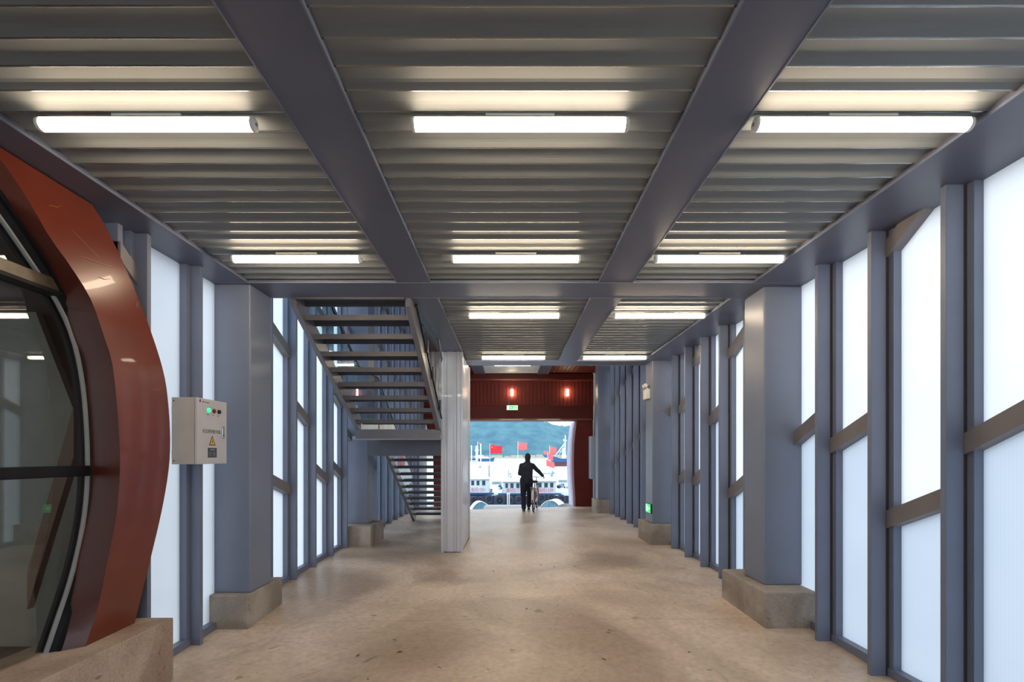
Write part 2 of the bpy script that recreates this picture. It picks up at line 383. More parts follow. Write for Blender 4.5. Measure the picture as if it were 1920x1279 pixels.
lipbeam('edge_beam', ER, ER+0.62, G1[1], G2[0], ZB, 3.6, 'grey edge beam above the right wall between the two big columns')
lipbeam('cross_girder', EL-0.46, ER+0.62, G1[0], G1[1], ZB, 3.6, 'wide grey cross girder resting on the nearest pair of columns', 'girder')
lipbeam('cross_girder', -0.765, 2.49, G2[0], G2[1], ZB, 3.6, 'far grey cross girder in front of the red end wall', 'girder')
for x0, x1, lb in ((BL[0], BL[1], 'left grey beam flanking the far raised white ceiling strip'), (BR[0], BR[1], 'right grey beam flanking the far raised white ceiling strip')):
    lipbeam('ceiling_beam', x0, x1, G2[1]+0.1, 14.86, 4.12, 4.45, lb)
mb = MB(); mb.box(-0.75, 2.97, G2[0]+0.1, G2[0]+0.2, 3.6, 6.4); kind(mb.build('wall_upper', 'col'))
mb = MB(); mb.box(-3.0, 3.0, 5.0, 15.4, 6.4, 6.5); kind(mb.build('ceiling_upper', 'col'))
mb = MB(); mb.box(-3.0, 3.0, -4.0, 5.0, 3.6, 3.7); kind(mb.build('ceiling_slab', 'plinth'))
mb = MB(); mb.box(-1.05, -0.95, 5.07, 8.9, 3.6, 6.4); mb.box(-0.95, 3.0, 5.0, 5.07, 3.6, 6.4); kind(mb.build('wall_stair', 'clad'))
# red slatted ceiling of the far hall
def slat_ceiling(name, x0, x1, y0, y1, z, w=0.12):
    mb = MB(); x = x0
    while x < x1-0.02:
        mb.box(x, min(x+w-0.012, x1), y0, y1, z, z+0.03); x += w
    mb.box(x0, x1, y0, y1, z+0.03, z+0.06); return kind(mb.build(name, 'red_slat'))
slat_ceiling('ceiling_red', BR[1], 2.65, G2[1]+0.1, 14.85, 4.16)
slat_ceiling('ceiling_red', -1.75, BL[0], G2[1]+0.6, 14.85, 4.16)

# ------------------------------------------------------------------ columns with concrete footings
def column(x_in, side, y0, y1, ztop, fy0, fy1, fin, ftop, label, foot_out=None):
    xo = x_in+side*0.42; fo = foot_out or (fin+side*0.60)
    cx = (x_in+xo)/2; cy = (y0+y1)/2; zf = fz(fin, cy); t = empty('steel_column', (cx, cy, zf))
    mb = MB(); mb.box(x_in-cx, xo-cx, y0-cy, y1-cy, ftop-zf, ztop-zf); mb.build('column_shaft', 'col', t, 0.012)
    mb = MB(); mb.box(fin-cx, fo-cx, fy0-cy, fy1-cy, fz(fin, fy0)-0.08-zf, ftop-zf); mb.build('concrete_footing', 'plinth', t, 0.012)
    tag(t, label, 'column'); return t
column(2.5, 1, 4.72, 5.12, ZB, 4.47, 5.40, 2.38, 0.33, 'nearest grey square column on the right, on a low concrete footing', 2.87)
column(-2.52, -1, 4.66, 5.07, ZB, 4.58, 5.28, -2.50, 0.27, 'nearest grey square column on the left, beside the electrical cabinet', -2.96)
column(2.5, 1, 8.42, 8.84, 6.4, 8.30, 9.1, 2.43, 0.41, 'right grey column carrying the green exit sign and emergency light', 2.87)
column(-2.5, -1, 8.46, 8.86, 6.4, 8.10, 8.95, -2.35, 0.41, 'grey column on the left behind the steel stair', -2.87)
column(2.42, 1, 13.2, 13.6, 6.4, 13.0, 13.8, 2.35, 0.40, 'farthest grey column on the right, beside the red doorway', 2.80)

# ------------------------------------------------------------------ side walls: posts and glazed bays
wn = [0]
def bay(side, a, b, rails, ztop, pm=('pane_hi', 'pane_lo'), zb=None, ztc=None):
    wn[0] += 1; xg = side*2.87
    base = zb if zb is not None else fz(side*2.6, (a+b)/2)-0.01
    t = empty('window_%d' % wn[0], (xg, (a+b)/2, base)); kind(t); ox, oy, oz = t.location
    lo = base+0.05
    fr = MB(); w = 0.045
    for (y0, y1) in ((a+0.02, a+0.02+w), (b-0.02-w, b-0.02)): fr.box(side*2.81-ox, side*2.90-ox, y0-oy, y1-oy, lo-oz, ztop-oz)
    fr.box(side*2.80-ox, side*2.90-ox, a+0.02-oy, b-0.02-oy, base-oz, lo+0.03-oz)
    fr.build('window_frame', 'post', t)
    # rails: (z at far end, slope per metre towards the camera)
    edges = [(lo+0.03, 0.0)]+sorted(rails)+[(ztop, 0.0)]
    H = 0.065
    for (z, s) in rails:
        r = MB(); za = z+s*(b-a); poly = [(a+0.02-oy, za-H-oz), (b-0.02-oy, z-H-oz), (b-0.02-oy, z+H-oz), (a+0.02-oy, za+H-oz)]
        r.prism(poly, 'x', side*2.79-ox, side*2.905-ox); r.build('diagonal_rail', 'rail', t)
    for k in range(len(edges)-1):
        z0, s0 = edges[k]; z1, s1 = edges[k+1]
        if k < len(edges)-2 or True:
            poly = [(a+0.04-oy, min(z0+s0*(b-a), ztop)-oz), (b-0.04-oy, z0-oz), (b-0.04-oy, z1-oz), (a+0.04-oy, min(z1+s1*(b-a), ztop)-oz)]
        if poly[0][1] >= poly[3][1]-0.01: poly = poly[:3]
        p = MB(); n = len(poly); xi = side*2.868-ox; xo = side*2.878-ox
        p.prism(poly, 'x', xi, xo, None, pm[1] if k == 0 else pm[0], 'skin_clear')
        p.build('translucent_pane', None, t)
    return t
post_n = {1: 0, -1: 0}
ORD = ['first','second','third','fourth','fifth','sixth','seventh','eighth','ninth','tenth','eleventh','twelfth','thirteenth','fourteenth','fifteenth','sixteenth','seventeenth','eighteenth','nineteenth']
def post(side, y, ztop, label):
    zf = fz(side*2.7, y); t = empty('wall_post', (side*2.735, y, zf)); ox, oy, oz = t.location; xi = 2.68 if side > 0 else 2.72
    z0 = -0.03
    m = MB(); m.box(side*xi-ox, side*(xi+0.11)-ox, -0.02, 0.02, z0, ztop-zf); m.build('post_bar', 'post', t, 0.003)
    m = MB(); m.box(side*(xi+0.11)-ox, side*2.905-ox, -0.014, 0.014, z0, ztop-zf); m.build('recess_shade_strip', 'shade_trim', t)  # dark strip put in for the shade in the recess behind the post
    tag(t, label, 'post', 'grey steel posts of the %s wall' % ('right' if side > 0 else 'left'))
RY = [2.37, 2.97, 3.58, 4.20, 4.83, 5.50, 6.15, 6.75, 7.35, 7.96, 8.57, 9.2, 9.8, 10.4, 10.99, 11.65, 12.24, 12.83, 13.45]
RR = {2.97: [(1.675,.45)], 3.58: [(1.13,.40),(3.14,.57)], 4.20: [(1.69,.40)], 4.83: [(1.73,.45)], 5.50: [(2.3,.45)], 6.15: [(1.12,.45),(2.90,.45)],
      6.75: [(2.09,.4)], 7.35: [(1.21,.45),(3.02,.45)], 7.96: [(1.206,.4),(2.36,.45)], 8.57: [(2.30,.45)]}
for i, y in enumerate(RY):
    far = y > 8.45; zt = 6.4 if far else ZB
    if y in (8.57, 13.45): pass
    elif 0 < i < 18:
        if y in (4.83,): pass
        else:
            if y < 4.5: lb = '%s grey wall post from the camera on the right wall' % ORD[i-1]
            elif y < 8.4: lb = '%s grey wall post beyond the nearest right column' % ORD[i-5]
            else: lb = '%s grey wall post beyond the right column with the exit sign' % ORD[i-11]
            post(1, y, zt, lb)
    if i > 0:
        a = RY[i-1]; rl = RR.get(y, [(1.2+(i*0.83) % 1.0, .45), (2.9+(i*0.83) % 1.0, .45), (4.8, .45)])
        if a >= 8.5 or y <= 8.58: bay(1, a, y, rl, 6.4 if a >= 8.5 else 3.30)
LY = [3.42, 3.62, 4.235, 4.85, 5.50, 6.13, 6.74, 7.40, 8.04, 8.66, 9.26, 9.86, 10.46, 11.06, 11.66, 12.26, 12.86, 13.46, 14.06]
LR = {3.62: [(2.95,.62)], 4.235: [], 4.85: [], 5.50: [(1.0,-.0)], 6.13: [(1.17,.3),(2.90,.45)], 6.74: [(2.06,.45),(4.0,.45)], 7.40: [(1.23,.4),(3.6,.4)],
      8.04: [(1.28,.4),(2.45,.45),(4.4,.4)], 8.66: [(1.85,.4),(3.7,.4)]}
for i, y in enumerate(LY):
    tall = y > 5.0; zt = 6.4 if tall else ZB
    if i > 0 and y not in (4.85, 8.66):
        if y < 4.5: lb = ['grey wall post just behind the red window surround, left wall', 'grey wall post behind the electrical cabinet on the left wall'][i-1]
        elif y < 8.3: lb = '%s grey wall post beyond the left column with the cabinet' % ORD[i-4]
        else: lb = '%s grey wall post beyond the left column under the stair' % ORD[i-10]
        post(-1, y, zt, lb)
    if i > 0:
        bay(-1, LY[i-1], y, LR.get(y, [(1.2+(i*0.83) % 1.0, .4), (2.9+(i*0.83) % 1.0, .4), (4.8, .4)]), 6.4 if LY[i-1] > 5 else 3.30, ('pane_left', 'pane_left'))
# wall lengths behind the camera: mostly made solid to darken the foreground, posts included
for side, nm, y0, y1 in ((1, 'wall_right', -4.0, 2.37), (-1, 'wall_left', -4.0, -0.9)):
    w = MB(); xi = side*2.868; xo = side*2.878
    ym = 1.1 if side > 0 else y1
    w.prism([(y0, -0.05), (ym, -0.05), (ym, 3.3), (y0, 3.3)], 'x', xi, xo, 'col')
    if side > 0: w.prism([(ym, -0.05), (y1, -0.05), (y1, 3.3), (ym, 3.3)], 'x', xi, xo, None, 'pane_hi', 'skin_clear')
    y = y0
    while y < y1-0.1:
        w.box(side*2.70, side*2.90, y-0.02, y+0.02, -0.08, ZB, 'post'); y += 0.61
    kind(w.build(nm))

for sd, nm, y0 in ((1, 'wall_right_end', 13.5), (-1, 'wall_left_end', 14.1)):
    w = MB(); w.box(sd*2.66, sd*2.92, y0, 15.4, -0.1, 6.4); kind(w.build(nm, 'col'))
# ------------------------------------------------------------------ round window with red surround
CYL = 1.3
outer = [(3.50,.30),(3.56,.45),(3.70,.85),(3.80,1.15),(3.875,1.45),(3.90,1.70),(3.88,2.0),(3.82,2.28),(3.65,2.63),(3.44,2.96),(3.28,3.16),(3.17,3.262)]
ridge = [(3.06,.30),(3.12,.42),(3.20,.62),(3.258,.851),(3.337,1.168),(3.369,1.45),(3.369,1.67),(3.346,1.953),(3.306,2.239),(3.249,2.384),(3.14,2.62),(2.989,2.787),(2.861,2.90),(2.73,3.056),(2.58,3.197),(2.45,3.262)]
chamf = [(2.94,.30),(2.99,.364),(3.107,.68),(3.214,1.02),(3.281,1.34),(3.298,1.67),(3.285,1.946),(3.25,2.15),(3.18,2.369),(3.073,2.553),(2.947,2.743),(2.763,2.94),(2.636,3.07),(2.50,3.18),(2.35,3.262)]
glaz = [(2.90,.30),(2.943,.344),(3.03,.55),(3.139,.829),(3.226,1.18),(3.254,1.54),(3.234,1.94),(3.19,2.217),(3.12,2.428),(3.009,2.605),(2.891,2.734),(2.69,2.943),(2.50,3.10),(2.25,3.262)]
def resample(c, n=40):
    # smooth (Catmull-Rom) then even spacing
    pts = []
    for i in range(len(c)-1):
        p0 = c[max(i-1, 0)]; p1 = c[i]; p2 = c[i+1]; p3 = c[min(i+2, len(c)-1)]
        for k in range(8):
            t = k/8
            pts.append(tuple(0.5*((2*p1[q])+(-p0[q]+p2[q])*t+(2*p0[q]-5*p1[q]+4*p2[q]-p3[q])*t*t+(-p0[q]+3*p1[q]-3*p2[q]+p3[q])*t**3) for q in (0, 1)))
    pts.append(c[-1]); d = [0]
    for a, b in zip(pts, pts[1:]): d.append(d[-1]+math.hypot(a[0]-b[0], a[1]-b[1]))
    out = []; j = 0
    for k in range(n):
        s = d[-1]*k/(n-1)
        while j < len(d)-2 and d[j+1] < s: j += 1
        t = (s-d[j])/max(1e-9, d[j+1]-d[j]); out.append((pts[j][0]+(pts[j+1][0]-pts[j][0])*t, pts[j][1]+(pts[j+1][1]-pts[j][1])*t))
    return out
def loop(c, n=40):
    r = resample(c, n); return r+[(2*CYL-a, b) for a, b in reversed(r)]
def loft(loops, xs, name, m, parent, closed_section=True, bulge=None):
    mb = MB(); n = len(loops[0]); vs = []
    for q, (l, x) in enumerate(zip(loops, xs)):
        g = bulge[q] if bulge else 0
        vs += [(x+swell(b)*g, (a*(1-swell(b)*g*0.36) if a > CYL else 2*CYL-(2*CYL-a)*(1-swell(b)*g*0.36)), 1.6+(b-1.6)*(1-swell(b)*g*0.36)) for a, b in l]
    fs = []; K = len(loops)
    for q in range(K if closed_section else K-1):
        q2 = (q+1) % K
        for i in range(n):
            j = (i+1) % n; fs.append((q*n+i, q*n+j, q2*n+j, q2*n+i))
    mb.add(vs, fs, m, True); o = mb.build(name, m, parent)
    o.modifiers.new('split', 'EDGE_SPLIT').split_angle = math.radians(28)
    return o
lo_, lr_, lc_, lg_ = loop(outer), loop(ridge), loop(chamf), loop(glaz)
def swell(z): return 0.10*min(1, max(0, (3.15-z)/0.6))*min(1, max(0, (z-0.2)/0.5))
rw = empty('round_window', (0, 0, 0))
loft([lo_, lr_, lr_, lo_], [-2.76, -2.74, -2.86, -2.86], 'red_surround', 'red', rw, bulge=[1, 1, .9, .9])
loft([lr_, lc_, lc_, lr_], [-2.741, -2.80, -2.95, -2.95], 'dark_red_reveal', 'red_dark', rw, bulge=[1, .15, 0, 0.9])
def scaled(l, k): return [((a-CYL)*k+CYL, (b-1.7)*k+1.7) for a, b in l]
mid1 = [((a+c)/2, (b+d)/2) for (a, b), (c, d) in zip(lc_, lg_)]
loft([lc_, mid1, mid1, lg_, lg_, lc_], [-2.80, -2.795, -2.82, -2.845, -2.93, -2.93], 'black_frame', 'black', rw)
lg2 = scaled(lg_, 0.9945)
loft([lg_, lg2, lg2, lg_], [-2.846, -2.848, -2.87, -2.87], 'gasket', 'gasket', rw)
mb = MB(); mb.prism([(a, b) for a, b in lg_], 'x', -2.862, -2.874); mb.build('window_glass', 'glass', rw)
mb = MB(); mb.prism([(a, b) for a, b in lg_], 'x', -2.886, -2.898); mb.build('window_glass', 'glass', rw)
mb = MB(); mb.box(-2.90, -2.83, 2*CYL-3.24, 3.24, 1.465, 1.535); mb.build('mullion', 'black', rw, 0.006)
mb = MB(); mb.box(-2.90, -2.80, 2*CYL-3.02, 3.02, 2.60, 2.625); mb.build('mullion', 'black', rw, 0.003)
mb = MB(); mb.box(-2.90, -2.815, 2*CYL-3.0, 3.0, 2.625, 2.70); mb.build('mullion', 'mull', rw, 0.004)['label'] = 'scuffed brown upper mullion'
tag(rw, 'large rounded window with rust red surround and black frame on the left', 'window')
mb = MB(); mb.prism([(-1.1, -0.12), (3.61, -0.12), (3.61, 0.385), (-1.1, 0.385)], 'x', -2.53, -3.05); cb = mb.build('concrete_curb', 'curb', None, 0.006)
tag(cb, 'low concrete curb under the big round window', 'curb')
def ring_point(i, t):
    def at_(l, x, g, i):
        k = int(i); f = i-k; a = l[k][0]*(1-f)+l[k+1][0]*f; b_ = l[k][1]*(1-f)+l[k+1][1]*f
        return Vector((x+swell(b_)*g, a*(1-swell(b_)*g*0.36), 1.6+(b_-1.6)*(1-swell(b_)*g*0.36)))
    p = at_(lo_, -2.76, 1, i).lerp(at_(lr_, -2.74, 1, i), t); p.x += 0.003; return p
for (i0, t0, i1, t1, wd) in ((32.3, .72, 33.5, .10, .0022), (33.2, .38, 34.6, .62, .0012), (31.0, .62, 31.7, .38, .0016), (35.6, .75, 36.4, .55, .0010), (30.2, .12, 30.9, .06, .0018), (22.3, .30, 22.7, .12, .0010)):
    pts = []
    for k in range(9):
        f = k/8; p = ring_point(i0+(i1-i0)*f+0.05*math.sin(9*f), t0+(t1-t0)*f); pts.append(p)
    b = MB(); b.tube(pts, [wd*(0.4+0.6*math.sin(PI*min(1, k/8+.05))) for k in range(9)], 5); b.build('scratch_mark', 'scratch', rw)
# room behind the round window
mb = MB()
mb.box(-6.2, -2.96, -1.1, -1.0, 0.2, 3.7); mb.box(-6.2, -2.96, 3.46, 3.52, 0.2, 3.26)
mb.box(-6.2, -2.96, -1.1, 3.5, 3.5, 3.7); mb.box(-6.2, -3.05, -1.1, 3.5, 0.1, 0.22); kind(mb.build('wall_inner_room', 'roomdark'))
mb = MB(); mb.prism([(-1.0, .2), (3.46, .2), (3.46, 3.5), (-1.0, 3.5)], 'x', -6.1, -6.11, None, 'pane_left', 'skin_clear'); kind(mb.build('wall_added_daylight'))  # unseen back wall, made translucent to bring daylight onto the screen
pt = MB(); pt.prism([(-3.20, .25), (-6.0, .25), (-6.0, 2.62), (-3.36, 2.62), (-3.08, 1.9), (-3.02, 1.2)], 'y', 3.40, 3.45); o = pt.build('added_screen', 'added_screen_grey'); tag(o, 'pale grey screen added behind the round window glass for its hazy light', 'screen')  # screen added to give the glass its grey hazy light
st = MB()
st.prism([(-3.30, .55), (-3.30, .80), (-2.98, 1.95), (-2.98, 1.60)], 'y', 3.28, 3.33); o = st.build('diagonal_strut', 'wood'); tag(o, 'brown diagonal strut seen through the round window', 'strut')

# ------------------------------------------------------------------ electrical cabinet
ec = empty('electrical_cabinet', (-2.82, 4.0, 1.53)); 
mb = MB(); mb.box(0, 0.19, 0, 0.42, 0, 0.56); mb.build('cabinet_body', 'cab_side', ec, 0.004)
mb = MB(); mb.box(0.193, 0.213, 0.0, 0.42, 0.0, 0.56); dr = mb.build('cabinet_door', 'cab_door', ec, 0.004); dr['label'] = 'pale grey cabinet door'
MX = Matrix(((0,0,1,0),(1,0,0,0),(0,1,0,0),(0,0,0,1)))   # text x->Y, y->Z, facing +X
def onface(y, z, x=0.2135): return Matrix.Translation((x, y, z)) @ MX
def ly(px): # cabinet door: pixel x -> local Y
    return 2.607*F/(VX-px)-4.0
def lz(px, py): return EYE-(py-VY)*(2.607/(VX-px))-1.53
for (px, py, m, r, dep, nm) in ((391, 769.5, 'green_on', 0.018, 0.010, 'green_indicator_lamp'), (401, 771, 'redlamp', 0.017, 0.010, 'red_button'), (410, 772.5, 'blackbtn', 0.017, 0.014, 'black_selector_knob')):
    b = MB(); y, z = ly(px), lz(px, py); b.tube([(0.213, y, z), (0.22, y, z)], r*1.15, 20); b.tube([(0.22, y, z), (0.213+dep, y, z), (0.218+dep, y, z)], [r, r, r*0.7], 20); b.build(nm, m, ec)
text_mesh('door_lettering', '应急照明配电箱', 0.037, 'ink', ec, onface(ly(397.2), lz(398, 810)), 0.0006, 0.98)
text_mesh('maker_lettering', '消防电气有限公司', 0.013, 'ink', ec, onface(ly(386), lz(386, 754.6)), 0.0004)
b = MB(); y, z = ly(375.2), lz(375.2, 751.5); b.prism([(y-0.012, z), (y, z-0.016), (y+0.010, z), (y+0.002, z+0.018)], 'x', 0.2135, 0.2142); b.build('red_emblem', 'redlamp', ec)
for px, py, tx in ((389.5, 777.5, '电源'), (399, 779, '主电'), (408.5, 780.5, '启动')): text_mesh('button_lettering', tx, 0.011, 'ink', ec, onface(ly(px), lz(px, py)), 0.0004)
y, z = ly(398), lz(398, 827)
b = MB(); b.prism([(y-0.046, z-0.040), (y+0.046, z-0.040), (y, z+0.048)], 'x', 0.2132, 0.2145); b.build('warning_triangle_border', 'blackbtn', ec)
b = MB(); b.prism([(y-0.034, z-0.033), (y+0.034, z-0.033), (y, z+0.032)], 'x', 0.2146, 0.2152); b.build('warning_triangle', 'yellow', ec)
b = MB(); b.prism([(y+0.006, z+0.016), (y-0.010, z-0.010), (y, z-0.008), (y-0.004, z-0.026), (y+0.011, z-0.002), (y+0.001, z-0.004)], 'x', 0.2153, 0.2158); b.build('lightning_bolt', 'blackbtn', ec)
y, z = ly(398), lz(398, 849)
b = MB(); b.box(0.2132, 0.2148, y-0.062, y+0.062, z-0.042, z+0.042); npl = b.build('name_plate', 'plate', ec)
b = MB(); b.box(0.2149, 0.2153, y-0.056, y+0.056, z+0.016, z+0.018)
for k in range(3): b.box(0.2149, 0.2153, y-0.050, y-0.012, z-0.002-k*0.014, z+0.003-k*0.014); b.box(0.2149, 0.2153, y+0.004, y+0.046, z-0.002-k*0.014, z+0.003-k*0.014)
b.box(0.2149, 0.2153, y-0.03, y+0.035, z+0.024, z+0.032); b.build('plate_lettering', 'greymetal', ec)
y, z = ly(417.5), lz(417.5, 811)
b = MB(); b.prism([(y+0.017*math.cos(a)*1.0, z+(0.038 if math.sin(a) > 0 else -0.038)+0.017*math.sin(a)) for a in [2*PI*k/20 for k in range(20)]], 'x', 0.213, 0.222); hd = b.build('door_handle', 'stainless', ec, 0.003)
b = MB(); b.ball((0.222, y, z-0.03), 0.007, 10); b.build('key_lock', 'blackbtn', ec)
b = MB()
for zz in (0.03, 0.53):
    b = MB(); b.ball((0.02, -0.001, zz), 0.006, 8); b.build('screw', 'blackbtn', ec)
for zz in (0.05, 0.42):
    b = MB(); b.box(-0.02, 0.0, 0.03, 0.39, zz, zz+0.07); b.build('mounting_bracket', 'post', ec)
tag(ec, 'beige electrical cabinet with green and red indicator lights on the left wall', 'cabinet')

# ------------------------------------------------------------------ tube lights
def tube_light(x, y, z, label, L=1.08, r=0.031, cl=None):
    t = empty('tube_light', (x, y, z)); cl = cl if cl is not None else ZD-z
    b = MB(); b.tube([(-L/2+0.02, 0, 0), (L/2-0.02, 0, 0)], r, 20); b.build('diffuser_tube', 'tube', t)
    b = MB(); aa = [math.radians(36+108*k/12) for k in range(13)]
    b.prism([((r+0.003)*math.cos(a), (r+0.003)*math.sin(a)) for a in aa], 'x', -L/2+0.015, L/2-0.015); b.build('housing', 'greymetal', t)
    for s in (-1, 1):
        b = MB(); b.tube([(s*(L/2-0.02), 0, 0), (s*(L/2-0.004), 0, 0), (s*L/2, 0, 0)], [r+0.002, r+0.002, r*0.8], 20); b.build('end_cap', 'white', t)
        b = MB(); b.cyl((s*(L/2), 0, 0), (s*(L/2+0.004), 0, 0), 0.009, 10); b.build('cap_screw', 'greymetal', t)
    b = MB(); b.box(-0.17, 0.17, -0.014, 0.014, r+0.004, max(cl, r+0.006)); b.build('mounting_clip', 'white', t)
    tag(t, label, 'light', 'lit tube lights on the ceiling'); return t
Z1 = 3.246
rown = ['nearest', 'second', 'third', 'fourth']
for r_, (y, xs) in enumerate(((2.385, (-1.80, 0.05, 1.75)), (4.01, (-1.78, 0.05, 1.75)), (5.63, (0.05, 1.755)), (8.03, (0.06, 1.75)))):
    for x in xs:
        nm = 'left' if x < -1 else ('middle' if x < 1 else 'right')
        tube_light(x, y, Z1, 'lit ceiling tube light, %s bay, %s row from the camera' % (nm, rown[r_]))
tube_light(0.07, 9.9, 4.09, 'unseen tube light added just behind the far girder to warm the far floor', 1.02, 0.031, 0.05)  # added lamp, hidden behind the girder, warms the far floor
tube_light(0.07, 11.5, 4.09, 'unseen tube light added midway along the raised strip to warm the far floor', 1.02, 0.031, 0.05)  # second added lamp out of view, also brightening the far floor
tube_light(0.07, 13.1, 4.09, 'small far tube light on the raised white ceiling strip', 1.02, 0.031, 0.05)

# ------------------------------------------------------------------ steel stair
sc = empty('steel_stair', (-1.7, 7.0, 0))
SXL, SXR = -2.32, -1.05
def L3(x, y, z): return (x+1.7, y-7.0, z)
def stringer(x0, x1, yA, zA, yB, zB, h=0.23):
    b = MB(); P = [(yA-7, zA), (yB-7, zB), (yB-7, zB+h), (yA-7, zA+h)]
    b.prism(P, 'x', x0+1.7, x1+1.7); return b.build('stringer', 'steel', sc, 0.004)
z_at = lambda y: 3.10-0.56*(y-5.23)
for x0, x1 in ((SXL, SXL+0.06), (SXR-0.06, SXR)):
    stringer(x0, x1, 5.08, z_at(5.08), 7.30, z_at(7.30))
z2 = lambda y: 1.93-0.146/0.235*(y-8.55)-0.10
for x0, x1 in ((SXL, SXL+0.06), (SXR-0.14, SXR-0.08)):
    stringer(x0, x1, 8.55, z2(8.55), 11.55, z2(11.55)+0.0)
def tread(y, z, w=0.26, cut=0.0):
    b = MB(); xa, xb = SXL+0.06+1.7, SXR-0.06-cut+1.7; yy = y-7
    b.box(xa, xb, yy, yy+w, z+0.05, z+0.058); b.box(xa, xb, yy, yy+0.008, z, z+0.05); b.box(xa, xb, yy+w-0.008, yy+w, z, z+0.05)
    b.build('tread', 'tread', sc)
for k in range(-1, 8): tread(5.3+0.257*k, 3.10-0.1457*k+0.0)
for k in range(1, 13): tread(8.7+0.235*k, 1.93-0.146*k, 0.25, 0.08)
b = MB(); b.box(SXL+1.7, SXR-0.06+1.7, 7.30-7, 8.6-7, 1.90, 1.95); b.build('landing_plate', 'tread', sc)
b = MB(); b.box(-2.46+1.7, -1.105+1.7, 8.36-7, 8.46-7, 1.60, 1.90); b.build('landing_beam', 'steel', sc, 0.003)
b = MB(); b.box(SXL+1.7, SXR+1.7, 7.22-7, 7.30-7, 1.86, 2.0); b.build('landing_trim', 'steel', sc)
b = MB(); b.cyl((SXL-0.05+1.7, 7.25-7, 1.87), (SXR+0.02+1.7, 7.25-7, 1.87), 0.03, 12); b.build('landing_tube', 'greymetal', sc)
def glasspanel(x, ya, za, yb, zb, h, nm='glass_panel'):
    b = MB(); b.prism([(ya-7, za), (yb-7, zb), (yb-7, zb+h), (ya-7, za+h)], 'x', x-0.006+1.7, x+0.006+1.7); o = b.build(nm, 'rail_glass', sc)
    b = MB(); b.prism([(ya-7, za+h), (yb-7, zb+h), (yb-7, zb+h+0.01), (ya-7, za+h+0.01)], 'x', x-0.008+1.7, x+0.008+1.7); b.prism([(ya-7, za-0.01), (yb-7, zb-0.01), (yb-7, zb), (ya-7, za)], 'x', x-0.008+1.7, x+0.008+1.7)
    b.build('panel_edge', 'black', o); return o
for x in (SXR+0.02, SXL-0.02):
    for (ya, yb) in ((5.12, 6.17), (6.20, 7.25)):
        glasspanel(x, ya, z_at(ya)+0.20, yb, z_at(yb)+0.20, 0.85)
    x2 = x-0.09 if x > -2 else x
    glasspanel(x2, 7.3, 2.02, 8.5, 2.02, 0.95)
    for (ya, yb) in ((8.6, 10.0), (10.03, 11.45)): glasspanel(x2, ya, z2(ya)+0.22, yb, z2(yb)+0.22, 0.9)
    for ya in (5.3, 5.95, 6.4, 7.05, 8.75, 9.8, 10.3, 11.2):
        z = z_at(ya)+0.24 if ya < 7.2 else z2(ya)+0.24
        xx = x if ya < 7.2 else x2
        b = MB(); b.box(xx-0.018+1.7, xx+0.018+1.7, ya-0.03-7, ya+0.03-7, z-0.06, z+0.10); b.build('glass_clamp', 'blackbtn', sc, 0.004)
    b = MB(); b.tube([L3(x, 5.12, z_at(5.12)+1.1), L3(x, 7.25, z_at(7.25)+1.1), L3(x2, 7.45, 3.0), L3(x2, 8.5, 3.0), L3(x2, 11.45, z2(11.45)+1.17)], 0.020, 12); b.build('handrail', 'steel', sc)
tag(sc, 'grey open-riser steel stair with glass balustrade, descending away on the left', 'stair')

# ------------------------------------------------------------------ white clad pier beside the stair
XA, XB, YA, YB = -1.08, -0.77, 7.68, 9.0
def ribbed(x0, x1, y0, y1):
    P = []
    def edge(p, q, nrm):
        L = math.dist(p, q); n = max(1, round(L/0.14)); u = ((q[0]-p[0])/L, (q[1]-p[1])/L)
        for k in range(n):
            s = L*k/n; w = L/n
            for a, d in ((0.0, 0.0), (0.10, 0.0), (0.22, -0.018), (0.40, -0.018), (0.52, 0.0), (0.9, 0.0)):
                P.append((p[0]+u[0]*(s+a*w)+nrm[0]*d, p[1]+u[1]*(s+a*w)+nrm[1]*d))
    edge((x0, y0), (x1, y0), (0, -1)); edge((x1, y0), (x1, y1), (1, 0)); edge((x1, y1), (x0, y1), (0, 1)); edge((x0, y1), (x0, y0), (-1, 0))
    return P
pr = empty('clad_pier', ((XA+XB)/2, (YA+YB)/2, 0.05)); cx, cy = pr.location.x, pr.location.y
P = [(a-cx, b-cy) for a, b in ribbed(XA, XB, YA, YB)]
b = MB(); b.prism(P, 'z', 0.0, ZB-0.05-0.002); b.build('ribbed_cladding', 'clad', pr)
for (x, y) in ((XA, YA), (XB, YA), (XB, YB)):
    b = MB(); b.box(x-0.022-cx, x+0.022-cx, y-0.012-cy, y+0.03-cy, 0.0, ZB-0.054); b.build('corner_trim', 'clad', pr, 0.01)
b = MB(); b.box(XA-cx-0.006, XB-cx+0.006, YA-cy-0.006, YB-cy+0.006, -0.01, 0.015); b.build('base_trim', 'shade_trim', pr)
tag(pr, 'white ribbed metal clad pier standing right of the stair', 'pier')

